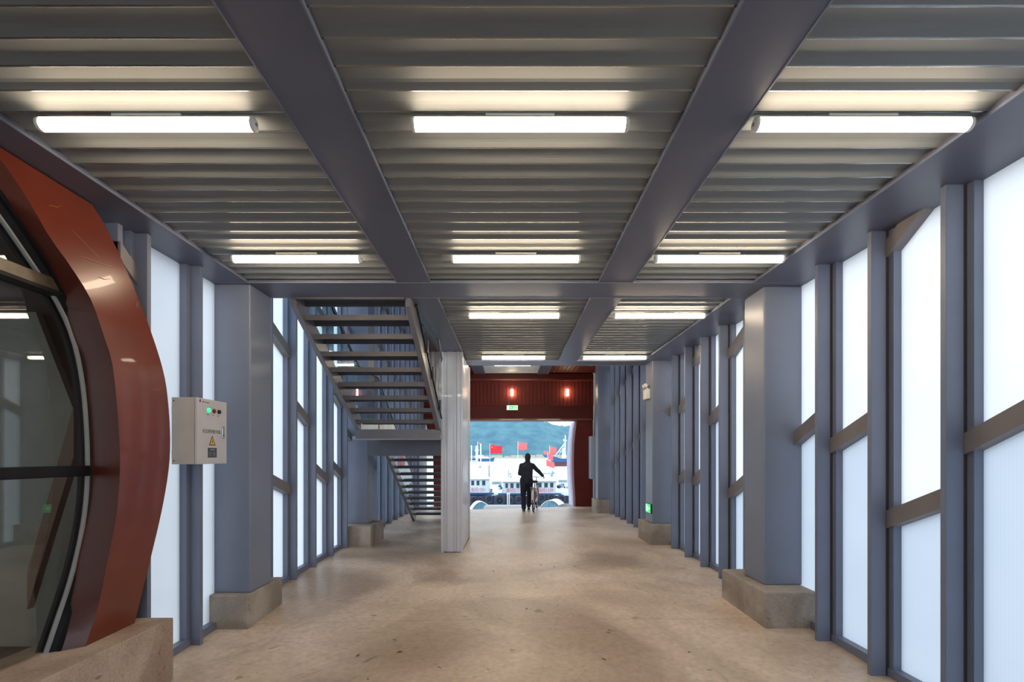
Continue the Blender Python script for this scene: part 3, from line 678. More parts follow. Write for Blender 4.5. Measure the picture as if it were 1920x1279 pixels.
# ------------------------------------------------------------------ red end wall with the doorway
YF = 14.9
rd = empty('wall_far', (0, YF, 0)); kind(rd)
edge_r = [(2.03, 0.0), (2.03, .03), (2.03, .3), (2.0, .75), (1.985, 1.2), (1.985, 1.6), (2.0, 2.0), (2.04, 2.4), (2.085, 2.70)]
b = MB(); b.prism(edge_r+[(2.58, 2.70), (2.58, 0.0)], 'y', 0, 0.5); b.build('right_pier', 'red_slat', rd)
b = MB(); poly = [(-x, z) for x, z in edge_r]+[(-2.62, 2.70), (-2.38, 1.55), (-2.36, 0.0)]; b.prism(poly, 'y', 0, 0.5); b.build('left_pier', 'red_slat', rd)
b = MB()
back = [(x-0.075-0.02*math.sin(PI*min(1, z/2.7)), z) for x, z in edge_r]
for k in range(len(edge_r)-1):
    pass
n = len(edge_r); vs = [(x, 0.5, z) for x, z in edge_r]+[(x, 1.0, z) for x, z in back]+[(x+0.05, 0.5, z) for x, z in edge_r]+[(x+0.05, 1.0, z) for x, z in back]
fs = []
for i in range(n-1): fs += [(i, i+1, n+i+1, n+i), (2*n+i, 3*n+i, 3*n+i+1, 2*n+i+1), (i, 2*n+i, 2*n+i+1, i+1), (n+i, n+i+1, 3*n+i+1, 3*n+i)]
fs += [(0, n, 3*n, 2*n), (n-1, 3*n-1, 4*n-1, 2*n-1)]
b.add(vs, fs, None, True); b.build('curved_reveal', 'reveal', rd)
b = MB(); b.prism([(-2.62, 2.70), (2.58, 2.70), (2.58, 3.16), (-2.72, 3.16)], 'y', -0.06, 0.5); b.build('lintel_panel', 'red_beam', rd, 0.01)
b = MB(); b.box(-2.6, 2.55, -0.065, -0.06, 2.70, 2.755); b.build('lintel_edge', 'red', rd)
b = MB(); b.prism([(-2.72, 3.16), (2.58, 3.16), (2.58, 6.4), (-3.75, 6.4), (-3.1, 4.9), (-2.88, 4.2)], 'y', 0.03, 0.5); 
x = -2.7
while x < 2.55:
    b.box(x, x+0.105, 0.0, 0.04, 3.16, 3.93); x += 0.118
b.build('vertical_slats', 'red_slat', rd)
b = MB(); b.box(-2.85, 2.58, -0.12, 0.03, 3.97, 4.14); b.build('red_crossbeam', 'red_beam', rd, 0.008)
b = MB(); b.box(-2.85, 2.58, -0.13, 0.03, 3.925, 3.972); b.build('crossbeam_flange', 'red', rd, 0.004)
def wall_lamp(px, py, label):
    x, y, z = at(px, py, YF-0.06); t = empty('wall_lamp', (x, YF, z))
    b = MB(); b.box(-0.035, 0.035, -0.02, 0.0, -0.08, 0.08); b.build('back_plate', 'greymetal', t)
    b = MB(); b.tube([(0, -0.06, -0.10), (0, -0.06, -0.085), (0, -0.06, 0.085), (0, -0.06, 0.10)], [0.03, 0.042, 0.042, 0.03], 16); b.build('lamp_glass', 'wall_lamp', t)
    tag(t, label, 'lamp', 'glowing lamps on the red wall over the doorway')
wall_lamp(960, 736, 'glowing wall lamp on red cladding directly above the hanging sign')
wall_lamp(1063.5, 736, 'glowing wall lamp on red cladding right of the hanging sign')
def exit_symbols(t, face, w, h, pm='white'):
    """running figure, door and arrow built from small slabs on a plate; face maps (u,v) to a point"""
    def slab(poly, nm):
        b = MB(); n = len(poly); vs = [face(u, v, 0.001) for u, v in poly]+[face(u, v, 0.003) for u, v in poly]
        fs = [tuple(range(n)), tuple(reversed(range(n, 2*n)))]+[(i, n+i, n+(i+1) % n, (i+1) % n) for i in range(n)]
        b.add(vs, fs); b.build(nm, pm, t)
    slab([(-.42*w, 0.02*h), (-.28*w, .18*h), (-.28*w, .07*h), (-.12*w, .07*h), (-.12*w, -.03*h), (-.28*w, -.03*h), (-.28*w, -.14*h)], 'arrow_mark')
    slab([(.0*w, -.38*h), (.06*w, -.36*h), (.10*w, -.12*h), (.16*w, -.2*h), (.15*w, -.38*h), (.2*w, -.38*h), (.2*w, -.12*h), (.13*w, .02*h), (.17*w, .14*h), (.12*w, .22*h), (.03*w, .16*h), (-.03*w, .02*h), (.01*w, -.01*h), (.05*w, .08*h), (.07*w, .04*h)], 'running_figure')
    slab([(.10*w, .26*h), (.15*w, .26*h), (.15*w, .38*h), (.10*w, .38*h)], 'figure_head')
    slab([(.26*w, -.4*h), (.30*w, -.4*h), (.30*w, .34*h), (.42*w, .34*h), (.42*w, -.4*h), (.46*w, -.4*h), (.46*w, .40*h), (.26*w, .40*h)], 'door_mark')
hs = empty('hanging_exit_sign', at(960.5, 764.5, 14.4)); hx, hy, hz = hs.location
b = MB(); b.box(-0.17, 0.17, 0.0, 0.035, -0.072, 0.072); b.build('sign_box', 'white', hs, 0.003)
b = MB(); b.box(-0.16, 0.16, -0.004, 0.0, -0.062, 0.062); b.build('sign_face', 'sign_pale', hs)
b = MB(); b.box(-0.10, 0.15, -0.007, -0.004, -0.045, 0.05); b.build('green_field', 'sign_green', hs)
exit_symbols(hs, lambda u, v, d: (u+0.025, -0.007-d, v), 0.25, 0.09, 'sign_pale')
b = MB(); b.tube([(-0.10, 0.018, 0.07), (-0.10, 0.018, 0.255), (-0.02, 0.018, 0.27), (-0.02, 0.50, 0.27)], 0.006, 8); b.build('hanging_rod', 'greymetal', hs)
tag(hs, 'lit green exit sign hanging on a thin rod before the red wall', 'sign')
ws = empty('exit_sign', (2.5, 8.60, 0.665))
b = MB(); b.box(-0.025, 0.0, -0.16, 0.16, -0.085, 0.085); b.build('sign_box', 'blackbtn', ws, 0.003)
b = MB(); b.box(-0.029, -0.025, -0.15, 0.13, -0.075, 0.075); b.build('sign_face', 'sign_green', ws)
exit_symbols(ws, lambda u, v, d: (-0.029-d, u-0.01, v), 0.27, 0.14, 'sign_pale')
tag(ws, 'small lit green exit sign low on the right column', 'sign')
el = empty('emergency_light', (2.5, 8.66, 2.74))
b = MB(); b.box(-0.07, 0.0, -0.11, 0.11, -0.12, 0.06); b.build('battery_box', 'white', el, 0.008)
for s in (-1, 1):
    b = MB(); b.cyl((-0.035, s*0.06, 0.06), (-0.035, s*0.06, 0.09), 0.01, 8); b.tube([(-0.02, s*0.06, 0.125), (-0.055, s*0.06, 0.12), (-0.085, s*0.06, 0.115)], [0.02, 0.038, 0.04], 14); b.build('lamp_head', 'white', el)
tag(el, 'white twin-head emergency light high on the right column', 'light')
b = MB(); b.box(2.44, 2.58, 14.5, 14.88, 0.9, 2.2); o = b.build('wall_panel', 'panelgrey', None, 0.01); tag(o, 'pale blue flat panel beside the red doorway', 'panel')

# ------------------------------------------------------------------ person and bicycle
def skin_mesh(caps, balls, name, m, parent, voxel=0.007, smooth=6):
    b = MB()
    for p0, r0, p1, r1 in caps: b.capsule(p0, r0, p1, r1)
    for c, r, sc in balls: b.ball(c, r, 20, None, sc)
    o = b.build(name, m, parent, fix=False)
    md = o.modifiers.new('merge', 'REMESH'); md.mode = 'VOXEL'; md.voxel_size = voxel; md.use_smooth_shade = True
    s = o.modifiers.new('soften', 'SMOOTH'); s.iterations = smooth; s.factor = 0.5
    return o
pe = empty('person', (0.46, 13.35, 0.047))
HL = (-0.01, 0.42, 0.975); HR = (0.485, 0.42, 0.975)
def hand(h, side):
    x, y, z = h; c = []
    c.append(((x-side*0.012, y-0.065, z+0.012), 0.024, (x, y-0.02, z+0.026), 0.026))           # wrist to palm
    c.append(((x-side*0.025, y-0.02, z+0.024), 0.015, (x+side*0.025, y-0.015, z+0.024), 0.015))
    for k, (dx, r, l) in enumerate(((-0.034, .0085, .9), (-0.012, .009, 1.0), (0.011, .0088, .95), (0.033, .0078, .8))):
        xx = x+dx*side
        p = [(xx, y-0.005, z+0.026), (xx, y+0.024*l, z+0.018), (xx, y+0.030*l, z-0.008), (xx, y+0.012, z-0.024*l)]
        for a, b_ in zip(p, p[1:]): c.append((a, r, b_, r*0.95))
    tx = x-side*0.042
    c.append(((x-side*0.02, y-0.035, z+0.018), 0.012, (tx, y-0.024, z+0.0), 0.010)); c.append(((tx, y-0.024, z+0.0), 0.010, (tx+side*0.008, y-0.004, z-0.022), 0.0085))
    return c
caps = [((0,0,.90),.09,(0.02,.02,1.12),.09), ((0.02,.02,1.12),.09,(0.025,.03,1.24),.09), ((-.10,.02,1.29),.050,(.14,.02,1.29),.050),
        ((0.03,.04,1.36),.052,(0.035,.07,1.46),.050),
        ((-.135,.02,1.285),.050,(-.185,.06,1.06),.042), ((-.185,.06,1.06),.040,(-.03,.36,.985),.027),
        ((.175,.02,1.285),.050,(.34,.14,1.12),.042), ((.34,.14,1.12),.040,(.475,.355,.99),.027),
        ((-.075,0,.86),.088,(-.078,.03,.47),.058), ((-.078,.03,.47),.056,(-.070,-.06,.10),.040), ((-.070,-.06,.08),.036,(-.078,.06,.045),.032), ((-.078,.06,.045),.032,(-.08,.11,.035),.026),
        ((.085,.02,.86),.088,(.085,.23,.50),.058), ((.085,.23,.50),.056,(.075,.33,.12),.040), ((.075,.33,.09),.036,(.082,.44,.05),.030)]
caps += hand(HL, -1)+hand(HR, 1)
balls = [((.037,.085,1.505), .085, (0.90,1.08,1.22)), ((.037,.155,1.445), .035, (1,.8,.8)), ((.037,.183,1.495), .016, (.9,1.2,1.5)),   # skull, jaw, nose
         ((-.040,.085,1.50), .020, (.5,1,1.5)), ((.114,.085,1.50), .020, (.5,1,1.5)), ((.037,.168,1.462), .018, (1.4,.6,.5)),
         ((.012,.165,1.513), .014, (1,.6,.7)), ((.062,.165,1.513), .014, (1,.6,.7))]
skin_mesh(caps, balls, 'body', 'skin', pe, 0.006, 5)
b = MB()
for s in (.014, .060): b.ball((s, .172, 1.513), .009, 10)
b.build('eye', 'white', pe)
skin_mesh([((.005,.030,1.41),.042,(.070,.030,1.41),.042)], [((.037,.065,1.525), .093, (0.93,1.04,1.16)), ((.037,.035,1.455), .074, (1,.8,1.25))], 'hair', 'hair', pe, 0.007)
jc = [((0,0,.88),.130,(0.015,.01,1.10),.125), ((-.045,0,.86),.105,(-.045,.01,1.24),.105), ((.065,0,.86),.105,(.080,.01,1.24),.105), ((0.02,.02,1.12),.130,(0.025,.02,1.24),.125), ((-.115,.02,1.285),.070,(.155,.02,1.285),.070),
      ((-.09,.02,1.30),.055,(.02,.03,1.37),.050), ((.13,.02,1.30),.055,(.05,.03,1.37),.050), ((.03,.04,1.37),.066,(.035,.05,1.40),.062),
      ((-.135,.02,1.285),.068,(-.185,.06,1.06),.056), ((-.185,.06,1.06),.055,(-.045,.34,.99),.042),
      ((.175,.02,1.285),.068,(.335,.14,1.125),.056), ((.345,.14,1.125),.058,(.46,.32,1.00),.042)]
skin_mesh(jc, [((.02,-.02,1.2),.12,(1.1,.8,1.2))], 'jacket', 'jacket', pe, 0.009, 8)
skin_mesh([((-.075,0,.86),.112,(-.085,.03,.47),.078), ((-.085,.03,.47),.076,(-.075,-.055,.12),.066), ((.085,.02,.86),.112,(.09,.23,.50),.078), ((.09,.23,.50),.076,(.08,.33,.15),.064), ((-.07,0,.90),.11,(.07,0,.90),.11)], [], 'trousers', 'trousers', pe, 0.009, 6)
for (a, b_, c_) in (((-.070,-.085,.058),(-.078,.06,.05),(-.08,.125,.042)), ((.075,.30,.055),(.082,.42,.05),(.086,.485,.042))):
    skin_mesh([(a,.040,b_,.040),(b_,.040,c_,.034)], [], 'shoe', 'shoe', pe, 0.008)
    b = MB(); b.prism([(a[0]-.042, a[1]-.04), (a[0]+.042, a[1]-.04), (b_[0]+.046, b_[1]), (c_[0]+.03, c_[1]+.03), (c_[0]-.03, c_[1]+.03), (b_[0]-.046, b_[1])], 'z', 0.0, 0.022); b.build('shoe_sole', 'sole', pe, 0.004)
tag(pe, 'person in dark jacket and black trousers seen from behind, wheeling a bicycle out', 'person')

bk = empty('bicycle', (0.655, 13.25, 0.045), -math.atan2(0.145, 1.0)); R = 0.325; WB = 1.03
for y in (0, WB):
    w = empty('wheel', (0, y, R)); w.parent = bk
    b = MB(); b.torus((0,0,0), (1,0,0), R-0.018, 0.020, 40, 8); b.build('tyre', 'tyre', w)
    b = MB(); b.torus((0,0,0), (1,0,0), R-0.042, 0.010, 40, 6); b.cyl((-.035,0,0), (.035,0,0), 0.022, 10)
    for k in range(24):
        a = 2*PI*k/24; s = 0.02 if k % 2 else -0.02; b.tube([(s, 0, 0), (0, (R-.045)*math.cos(a), (R-.045)*math.sin(a))], 0.0018, 5)
    b.build('rim_and_spokes', 'chrome', w)
    b = MB(); vs = []; n = 20; a0, a1 = (math.radians(-5), math.radians(165)) if y == 0 else (math.radians(30), math.radians(170))
    pts = [((R+0.025)*math.cos(a0+(a1-a0)*k/n)*(1 if y else -1)*(-1 if y else 1), (R+0.025)*math.sin(a0+(a1-a0)*k/n)) for k in range(n+1)]
    for k, (p, q) in enumerate(pts): vs += [(-.032, p, q-.008), (-.018, p, q+.004), (.018, p, q+.004), (.032, p, q-.008)]
    fs = [(4*k+i, 4*k+i+1, 4*k+5+i, 4*k+4+i) for k in range(n) for i in range(3)]
    b.add(vs, fs, None, True); o = b.build('mudguard', 'fender', bk); o.location = (0, y, R); so = o.modifiers.new('th', 'SOLIDIFY'); so.thickness = 0.003
b = MB(); b.box(-0.018, 0.018, -R-0.045, -R-0.030, R-0.02, R+0.05); b.build('rear_reflector', 'redlamp', bk)
BB = (0, 0.44, 0.29); SE = (0, 0.30, 0.72); HT = (0, 0.90, 0.80); HB = (0, 0.93, 0.66)
b = MB(); b.tube([BB, SE], 0.016, 10); b.tube([BB, (0, 0.66, 0.42), HB], 0.020, 10); b.tube([HT, HB], 0.022, 10); b.tube([(0,0.345,0.58), (0, 0.62, 0.60), (0, 0.915, 0.73)], 0.015, 10)
for s in (-.055, .055): b.tube([(s*.3, .42, .29), (s, 0, R)], 0.010, 8); b.tube([(s*.3, .32, .66), (s, 0, R)], 0.009, 8)
for s in (-.05, .05): b.tube([(s*.5, 0.935, .64), (s, 0.97, .5), (s, WB, R)], 0.011, 8)
b.build('frame', 'bikered', bk)
b = MB(); b.tube([(0, .30, .70), (0, .285, .80)], 0.013, 10); b.build('seat_post', 'chrome', bk)
b = MB(); b.ball((0, .22, .835), .1, 18, None, (1.05, 1.0, .38)); b.ball((0, .34, .835), .06, 14, None, (.6, 1.7, .5)); b.build('saddle', 'saddle', bk)
b = MB(); b.tube([(0, .90, .80), (0, .885, .93)], 0.013, 10); b.tube([(-.30, .54, .93), (-.27, .64, .945), (-.17, .80, .95), (0, .875, .935), (.13, .80, .95), (.22, .64, .945), (.245, .54, .93)], 0.011, 10); b.build('handlebar', 'chrome', bk)
for s in (-.30, .245):
    b = MB(); b.tube([(s, .50, .928), (s, .61, .935)], 0.017, 10); b.build('grip', 'blackbtn', bk)
b = MB(); b.box(-.07, .07, -.20, .16, .685, .70)
for s in (-.06, .06): b.tube([(s, -.12, .69), (s, 0, R)], .006, 6)
b.build('rear_rack', 'chrome', bk)
b = MB(); b.tube([(-.02,.44,.29),(.06,.44,.29)], .05, 16); b.tube([(.06,.44,.29),(.07,.44,.13)], .008, 6); b.tube([(-.06,.44,.29),(-.07,.44,.45)], .008, 6); b.build('crank', 'chrome', bk)
for p in ((.12,.44,.13), (-.12,.44,.45)):
    b = MB(); b.box(p[0]-.045, p[0]+.045, p[1]-.03, p[1]+.03, p[2]-.01, p[2]+.01); b.build('pedal', 'blackbtn', bk)
b = MB(); b.box(.05, .058, -.05, .50, R-.04, R+.05); b.build('chain_guard', 'fender', bk)
tag(bk, 'pinkish red bicycle with white mudguards pushed by the person in the doorway', 'bicycle')

# ------------------------------------------------------------------ outside: quay, water, hill
b = MB(); b.prism([(14.0, -0.02), (15.3, 0.0), (17.5, -.18), (19.2, -.36), (19.2, -1.2), (14.0, -.6)], 'x', -0.82, 0.98)
kind(b.build('quay_ramp', 'quay'))
b = MB(); b.box(-60, -3.05, -30, 22, -3.0, -0.35); b.box(3.05, 60, -30, 22, -3.0, -0.35); b.box(-3.05, 3.05, 15.5, 24, -3.0, -1.9); b.box(-3.05, 3.05, -30, -4.05, -3.0, -.1); kind(b.build('quay_ground', 'quay'))
wm, wt, wp = newmat('sea_water'); wp.inputs['Base Color'].default_value = (0.78, 0.82, 0.84, 1); wp.inputs['Roughness'].default_value = 0.25
wn_ = wt.nodes.new('ShaderNodeTexNoise'); wn_.inputs['Scale'].default_value = 0.6; wn_.inputs['Detail'].default_value = 4
g_ = wt.nodes.new('ShaderNodeNewGeometry'); wt.links.new(g_.outputs['Position'], wn_.inputs['Vector'])
bp_ = wt.nodes.new('ShaderNodeBump'); bp_.inputs['Strength'].default_value = 0.2; wt.links.new(wn_.outputs['Fac'], bp_.inputs['Height']); wt.links.new(bp_.outputs[0], wp.inputs['Normal'])
M['water'] = wm
b = MB(); b.box(-1500, 1500, 22.5, 1350, -6, -4.0); kind(b.build('water', 'water'))
hm, ht, hp = newmat('wooded_hill'); hp.inputs['Roughness'].default_value = 0.9; hp.inputs['Specular IOR Level'].default_value = 0.1
hg = ht.nodes.new('ShaderNodeNewGeometry'); hn = ht.nodes.new('ShaderNodeTexNoise'); hn.inputs['Scale'].default_value = 0.03; hn.inputs['Detail'].default_value = 9; hn.inputs['Roughness'].default_value = 0.65
ht.links.new(hg.outputs['Position'], hn.inputs['Vector']); hr = ht.nodes.new('ShaderNodeValToRGB')
hr.color_ramp.elements[0].position = 0.38; hr.color_ramp.elements[0].color = (0.004, 0.02, 0.05, 1); hr.color_ramp.elements[1].position = 0.62; hr.color_ramp.elements[1].color = (0.06, 0.18, 0.24, 1)  # bluish tones put part of the distance haze into the hill colour
ht.links.new(hn.outputs['Fac'], hr.inputs[0]); ht.links.new(hr.outputs[0], hp.inputs['Base Color']); M['hill'] = hm
from mathutils import noise as mn
b = MB(); NX, NY = 220, 40; vs = []; fs = []
for j in range(NY+1):
    for i in range(NX+1):
        x = -700+1400*i/NX; y = 1260+500*j/NY; t = j/NY
        top = interp(x, [(-700, 150), (60, 150), (95, 138), (114, 122), (150, 112), (230, 100), (700, 50)])
        prof = math.sin(min(1, t*1.15)*PI/2)**0.8
        h = -4+top*prof
        p = Vector((x*0.02, y*0.02, 0))
        h += prof*(mn.noise(p)*9+mn.noise(p*3.1)*5+mn.noise(p*9)*3.5) if t > 0.02 else 0
        vs.append((x, y+mn.noise(p*5)*5, h))
for j in range(NY):
    for i in range(NX): a = j*(NX+1)+i; fs.append((a, a+1, a+NX+2, a+NX+1))
b.add(vs, fs, None, True); kind(b.build('hill', 'hill', fix=False))
b = MB(); x = -300
while x < 400:
    w = random.uniform(12, 40); b.box(x, x+w, 1225, 1250, -4, random.uniform(1.5, 6.5)); x += w+random.uniform(0, 10)
b.box(-400, 500, 1215, 1260, -4.5, -1.5); b.build('far_shore', 'quay'); kind(bpy.data.objects['far_shore'])
# evening sea haze between the harbour and the hill
fm = bpy.data.materials.new('sea_haze'); fm.use_nodes = True; ft = fm.node_tree; ft.nodes.clear()
fo = ft.nodes.new('ShaderNodeOutputMaterial'); fv = ft.nodes.new('ShaderNodeVolumeScatter'); fv.inputs['Color'].default_value = (0.17, 0.47, 1.0, 1)
fv.inputs['Density'].default_value = 0.0016; fv.inputs['Anisotropy'].default_value = 0.0
ft.links.new(fv.outputs[0], fo.inputs['Volume']); M['haze'] = fm
b = MB(); b.box(-680, 680, 560, 1213, -3.9, 170); o = b.build('sea_haze', 'haze'); o['kind'] = 'stuff'; o['label'] = 'bluish evening haze over the harbour water'; o['category'] = 'haze'

# arched light blue canopies below the quay edge
def canopy(name, pc, ptop, halfpx, d, depth, skew, label):
    cx, cy, ct = at(pc, ptop, d); hw = halfpx*d/F; t = empty(name, (cx, d, ct-1.5)); H = 1.5; rise = hw*0.95; n = 20
    arc = [(-hw+2*hw*k/n, H-rise*(abs(2*k/n-1)**2.1)) for k in range(n+1)]
    b = MB(); P = []
    m = 14
    b2 = MB()
    for k in range(m):
        xa = -hw*0.96+2*hw*0.96*k/m; xb = -hw*0.96+2*hw*0.96*(k+1)/m; xm = (xa+xb)/2; zt = H-rise*(abs(xm/hw)**2.1)-0.02
        b.box(xa, xb-0.012, -0.01 if k % 2 else 0.008, 0.02, 0, zt); 
    b.build('ribbed_gable', 'canopy', t)
    vs = [(x, -0.05, z) for x, z in arc]+[(x+skew, depth, z) for x, z in arc]; nn = len(arc)
    b = MB(); b.add(vs, [(i, i+1, nn+i+1, nn+i) for i in range(nn-1)], None, True); o = b.build('curved_roof', 'boatroof', t)
    s = o.modifiers.new('t', 'SOLIDIFY'); s.thickness = 0.025; s.offset = 1
    tag(t, label, 'canopy'); return t
canopy('arched_canopy', 903, 941.5, 19.5, 19.6, 0.4, -0.14, 'light blue arched canopy with white roof left of the quay ramp')
canopy('arched_canopy', 1031, 938.8, 25, 19.6, 0.6, 0.30, 'light blue arched canopy with white roof right of the quay ramp')
rk = empty('rock', at(1062, 950, 17.5)); b = MB(); b.ball((0, 0, -.05), .26, 14, None, (1.3, .8, .65)); b.ball((-.25, .1, -.1), .2, 12, None, (1.2, .8, .6)); b.build('rock_mass', 'rock', rk); tag(rk, 'grey rock pile at the foot of the right door pier', 'rock')

# fishing boats moored across the quay, seen bow on
DB = 50.0
def cabin_boat(pl, pr, pe_, pb, txt, label, wins, roofcol='boatroof'):
    """pl/pr cabin sides px, pe_ eave py, pb wall bottom py"""
    cx, _, ze = at((pl+pr)/2, pe_, DB); zb = at(0, pb, DB)[2]; hw = (pr-pl)/2*DB/F
    t = empty('fishing_boat', (cx, DB, -4.0)); zo = 4.0; k = DB/F
    b = MB(); b.prism([(-hw, zb+zo), (hw, zb+zo), (hw*.98, ze+zo), (-hw*.98, ze+zo)], 'y', 0, 2.6); b.build('cabin', 'boatwhite', t, 0.03)
    b = MB(); b.prism([(-hw-.16, ze+zo), (hw+.16, ze+zo), (hw*.8, ze+zo+.38), (-hw*.7, ze+zo+.42)], 'y', -.25, 2.8); b.build('cabin_roof', roofcol, t, 0.03)
    b = MB(); b.box(-hw-.1, hw+.1, -.12, 0.0, ze+zo-.05, ze+zo+.01); b.build('eave_trim', 'greymetal', t)
    for (a, c) in wins:
        xa = (a-(pl+pr)/2)*k; xb = (c-(pl+pr)/2)*k; w = MB(); w.box(xa, xb, -.03, .0, ze+zo-.62, ze+zo-.13); wo_ = w.build('cabin_window', 'boatglass', t)
        w = MB(); w.box(xa-.03, xb+.03, -.02, .005, ze+zo-.65, ze+zo-.10); w.build('window_surround', 'boatwhite', t)
    text_mesh('hull_lettering', txt, 0.50, 'boattext', t, Matrix.Translation((0, -0.012, (zb+zo)+.40)) @ Matrix.Rotation(PI/2, 4, 'X'), 0.005, 0.80)
    h = MB(); hb = zb+zo
    n = 10; sec = []
    for i in range(n+1):
        y = -2.2+9.0*i/n; wd = (hw+.12)*min(1, 0.55+0.6*math.sqrt(i/n)); sec.append((y, wd, hb+.05-0.25*math.sin(PI*i/n)))
    vs = []
    for y, wd, zt in sec: vs += [(-wd, y, zt), (-wd*.75, y+.4, -.6), (wd*.75, y+.4, -.6), (wd, y, zt)]
    fs = []
    for i in range(n):
        for q in range(4): fs.append((4*i+q, 4*i+(q+1) % 4, 4*i+4+(q+1) % 4, 4*i+4+q))
    fs += [(0, 1, 2, 3), (4*n+3, 4*n+2, 4*n+1, 4*n)]; h.add(vs, fs); h.build('hull', 'hullblack', t)
    b = MB(); b.box(-hw-.5, hw+.5, -.3, .2, hb-.05, hb+.12); b.build('blue_gunwale', 'boatblue', t)
    tag(t, label, 'boat'); return t
cabin_boat(876, 917, 899, 926, '渔冈1251', 'white fishing boat cabin with red lettering, leftmost in the doorway', [(883.5, 889), (893.5, 899), (904, 910)])
cabin_boat(943, 984, 904, 927, '渔冈2121', 'white fishing boat cabin with red lettering, just left of the person', [(947.5, 952.5), (957, 963), (968, 974)])
cabin_boat(1003, 1042.5, 903, 927, '渔冈1329', 'white fishing boat cabin with red lettering, behind the bicycle', [(1006.5, 1015.5), (1020.5, 1027), (1031.5, 1037.5)])
# further white cabin right and second row of pale boats
def pale_boat(pl, pr, pt, pb, d, label):
    x0, _, zt = at(pl, pt, d); x1, _, zb = at(pr, pb, d); t = empty('moored_boat', ((x0+x1)/2, d, -4)); hw = (x1-x0)/2
    b = MB(); b.prism([(-hw, zb+4), (hw, zb+4), (hw*.9, zt+4), (-hw*.9, zt+4)], 'y', 0, 4); b.build('deckhouse', 'boatroof', t, .05)
    b = MB(); b.prism([(-hw*1.3, zb+4.1), (hw*1.3, zb+4.1), (hw*1.1, -.4), (-hw*1.1, -.4)], 'y', -2, 7); b.build('hull', 'boatwhite', t)
    b = MB(); b.box(-hw*.7, hw*.7, -.04, 0, zt+4-.9*(zt-zb)*.45, zt+4-.25*(zt-zb)); b.build('window_band', 'greymetal', t)
    tag(t, label, 'boat')
pale_boat(1043, 1073, 893, 922, 58, 'plain white boat moored at the right edge of the doorway view')
pale_boat(919, 944, 896, 926, 60, 'plain white boat between the two left lettered cabins')
pale_boat(1006, 1040, 884, 896, 75, 'pale boat roof behind the right lettered cabin')
def tyre(px, py, rpx, d, label, tilt=0.0):
    x, y, z = at(px, py, d); r = rpx*d/F; t = empty('tyre_fender', (x, y, z-r)); b = MB(); ax = (math.sin(tilt), -math.cos(tilt), 0)
    b.torus((0, 0, r), ax, r*.70, r*.30, 32, 12); b.build('tyre_ring', 'tyre', t)
    b = MB(); c = Vector((0, 0, r)); b.cyl(c-Vector(ax)*.05, c+Vector(ax)*.05, r*.5, 20); b.build('tyre_inner', 'hullblack', t)
    tag(t, label, 'tyre', 'black tyre fenders along the boat bows'); return t
for px, py, r, tl, lb in ((937, 939, 12, 0, 'largest black tyre fender in the centre left of the boats'), (887, 938, 8, .6, 'black tyre fender under the leftmost cabin'), (901, 937, 6, -.5, 'black tyre fender under the left cabin, next to the canopy top'),
    (917, 936, 8.5, .3, 'black tyre fender left of the largest one'), (956, 938, 8, -.4, 'black tyre fender right of the largest one'), (972, 937, 8, .4, 'black tyre fender just left of the walking legs'),
    (1015, 934, 9, .3, 'black tyre fender right of the bicycle'), (1034, 933, 8, -.3, 'black tyre fender above the right arched canopy'), (1052, 936, 9, .2, 'black tyre fender near the right edge of the water view')):
    tyre(px, py, r, 46.5, lb, tl)
b = MB(); x0 = at(872, 0, 47.6)[0]; x1 = at(1085, 0, 47.6)[0]
b.box(x0, x1, 47.6, 48.0, -4.2, at(0, 930, 47.6)[2]); o = b.build('pontoon', 'hullblack'); tag(o, 'dark floating pontoon running along the boat bows', 'pontoon')

def star(cu, cv, r, rot=0): return [(cu+(r if k % 2 == 0 else r*.4)*math.sin(rot+PI*k/5), cv+(r if k % 2 == 0 else r*.4)*math.cos(rot+PI*k/5)) for k in range(10)]
def flag(px, ptop, pbot, wpx, hpx, d, m, label, droop=0.25, polebot=None, stars=True, back=False):
    x, y, z = at(px, ptop, d); k = d/F; w, h = wpx*k, hpx*k; zb = at(px, polebot or pbot, d)[2]
    t = empty('flag', (x, y, zb)); b = MB(); b.tube([(0, 0, 0), (0, 0, z-zb+.12)], .022*d/50, 8); b.build('flag_pole', 'mast', t)
    def P(u, v, o=0): # u along fly 0..1, v down 0..1
        return (u*w*(1-.04*v), .10*w*math.sin(u*7)*u**.5-o, (z-zb)-h*v*(1-.12*u)-droop*h*u**1.6+.03*h*math.sin(u*9))
    nu, nv_ = 16, 8; vs = [P(i/nu, j/nv_) for j in range(nv_+1) for i in range(nu+1)]
    fs = [(j*(nu+1)+i, j*(nu+1)+i+1, (j+1)*(nu+1)+i+1, (j+1)*(nu+1)+i) for j in range(nv_) for i in range(nu)]
    b = MB(); b.add(vs, fs, None, True); c = b.build('flag_cloth', m, t); s = c.modifiers.new('t', 'SOLIDIFY'); s.thickness = .01
    if stars:
        b = MB()
        for (cu, cv, r, rt) in ((.17, .27, .10, 0), (.34, .10, .035, .4), (.41, .20, .035, .8), (.41, .34, .035, 0), (.34, .44, .035, .4)):
            pl_ = star(cu*1.5, cv, r, rt); vs = [P(cu, cv, .03)]+[P(a/1.5, b_, .03) for a, b_ in pl_]; b.add(vs, [(0, i, i % 10+1) for i in range(1, 11)])
        b.build('flag_stars', 'flagyellow', c)
    tag(t, label, 'flag', 'red flags flying over the boats'); return t
flag(918.5, 834.5, 893, 23.5, 16, 48, 'flagred', 'bright red flag with yellow stars, left of the person', .16, 900)
flag(971, 830, 850, 18, 14.5, 52, 'flagfaded', 'red flag flying just above the head of the person', .05, 905)
flag(1030.5, 838, 875, 13, 14, 54, 'flagfaded', 'faded red flag, upper one left of the blue trawler', .12, 898)
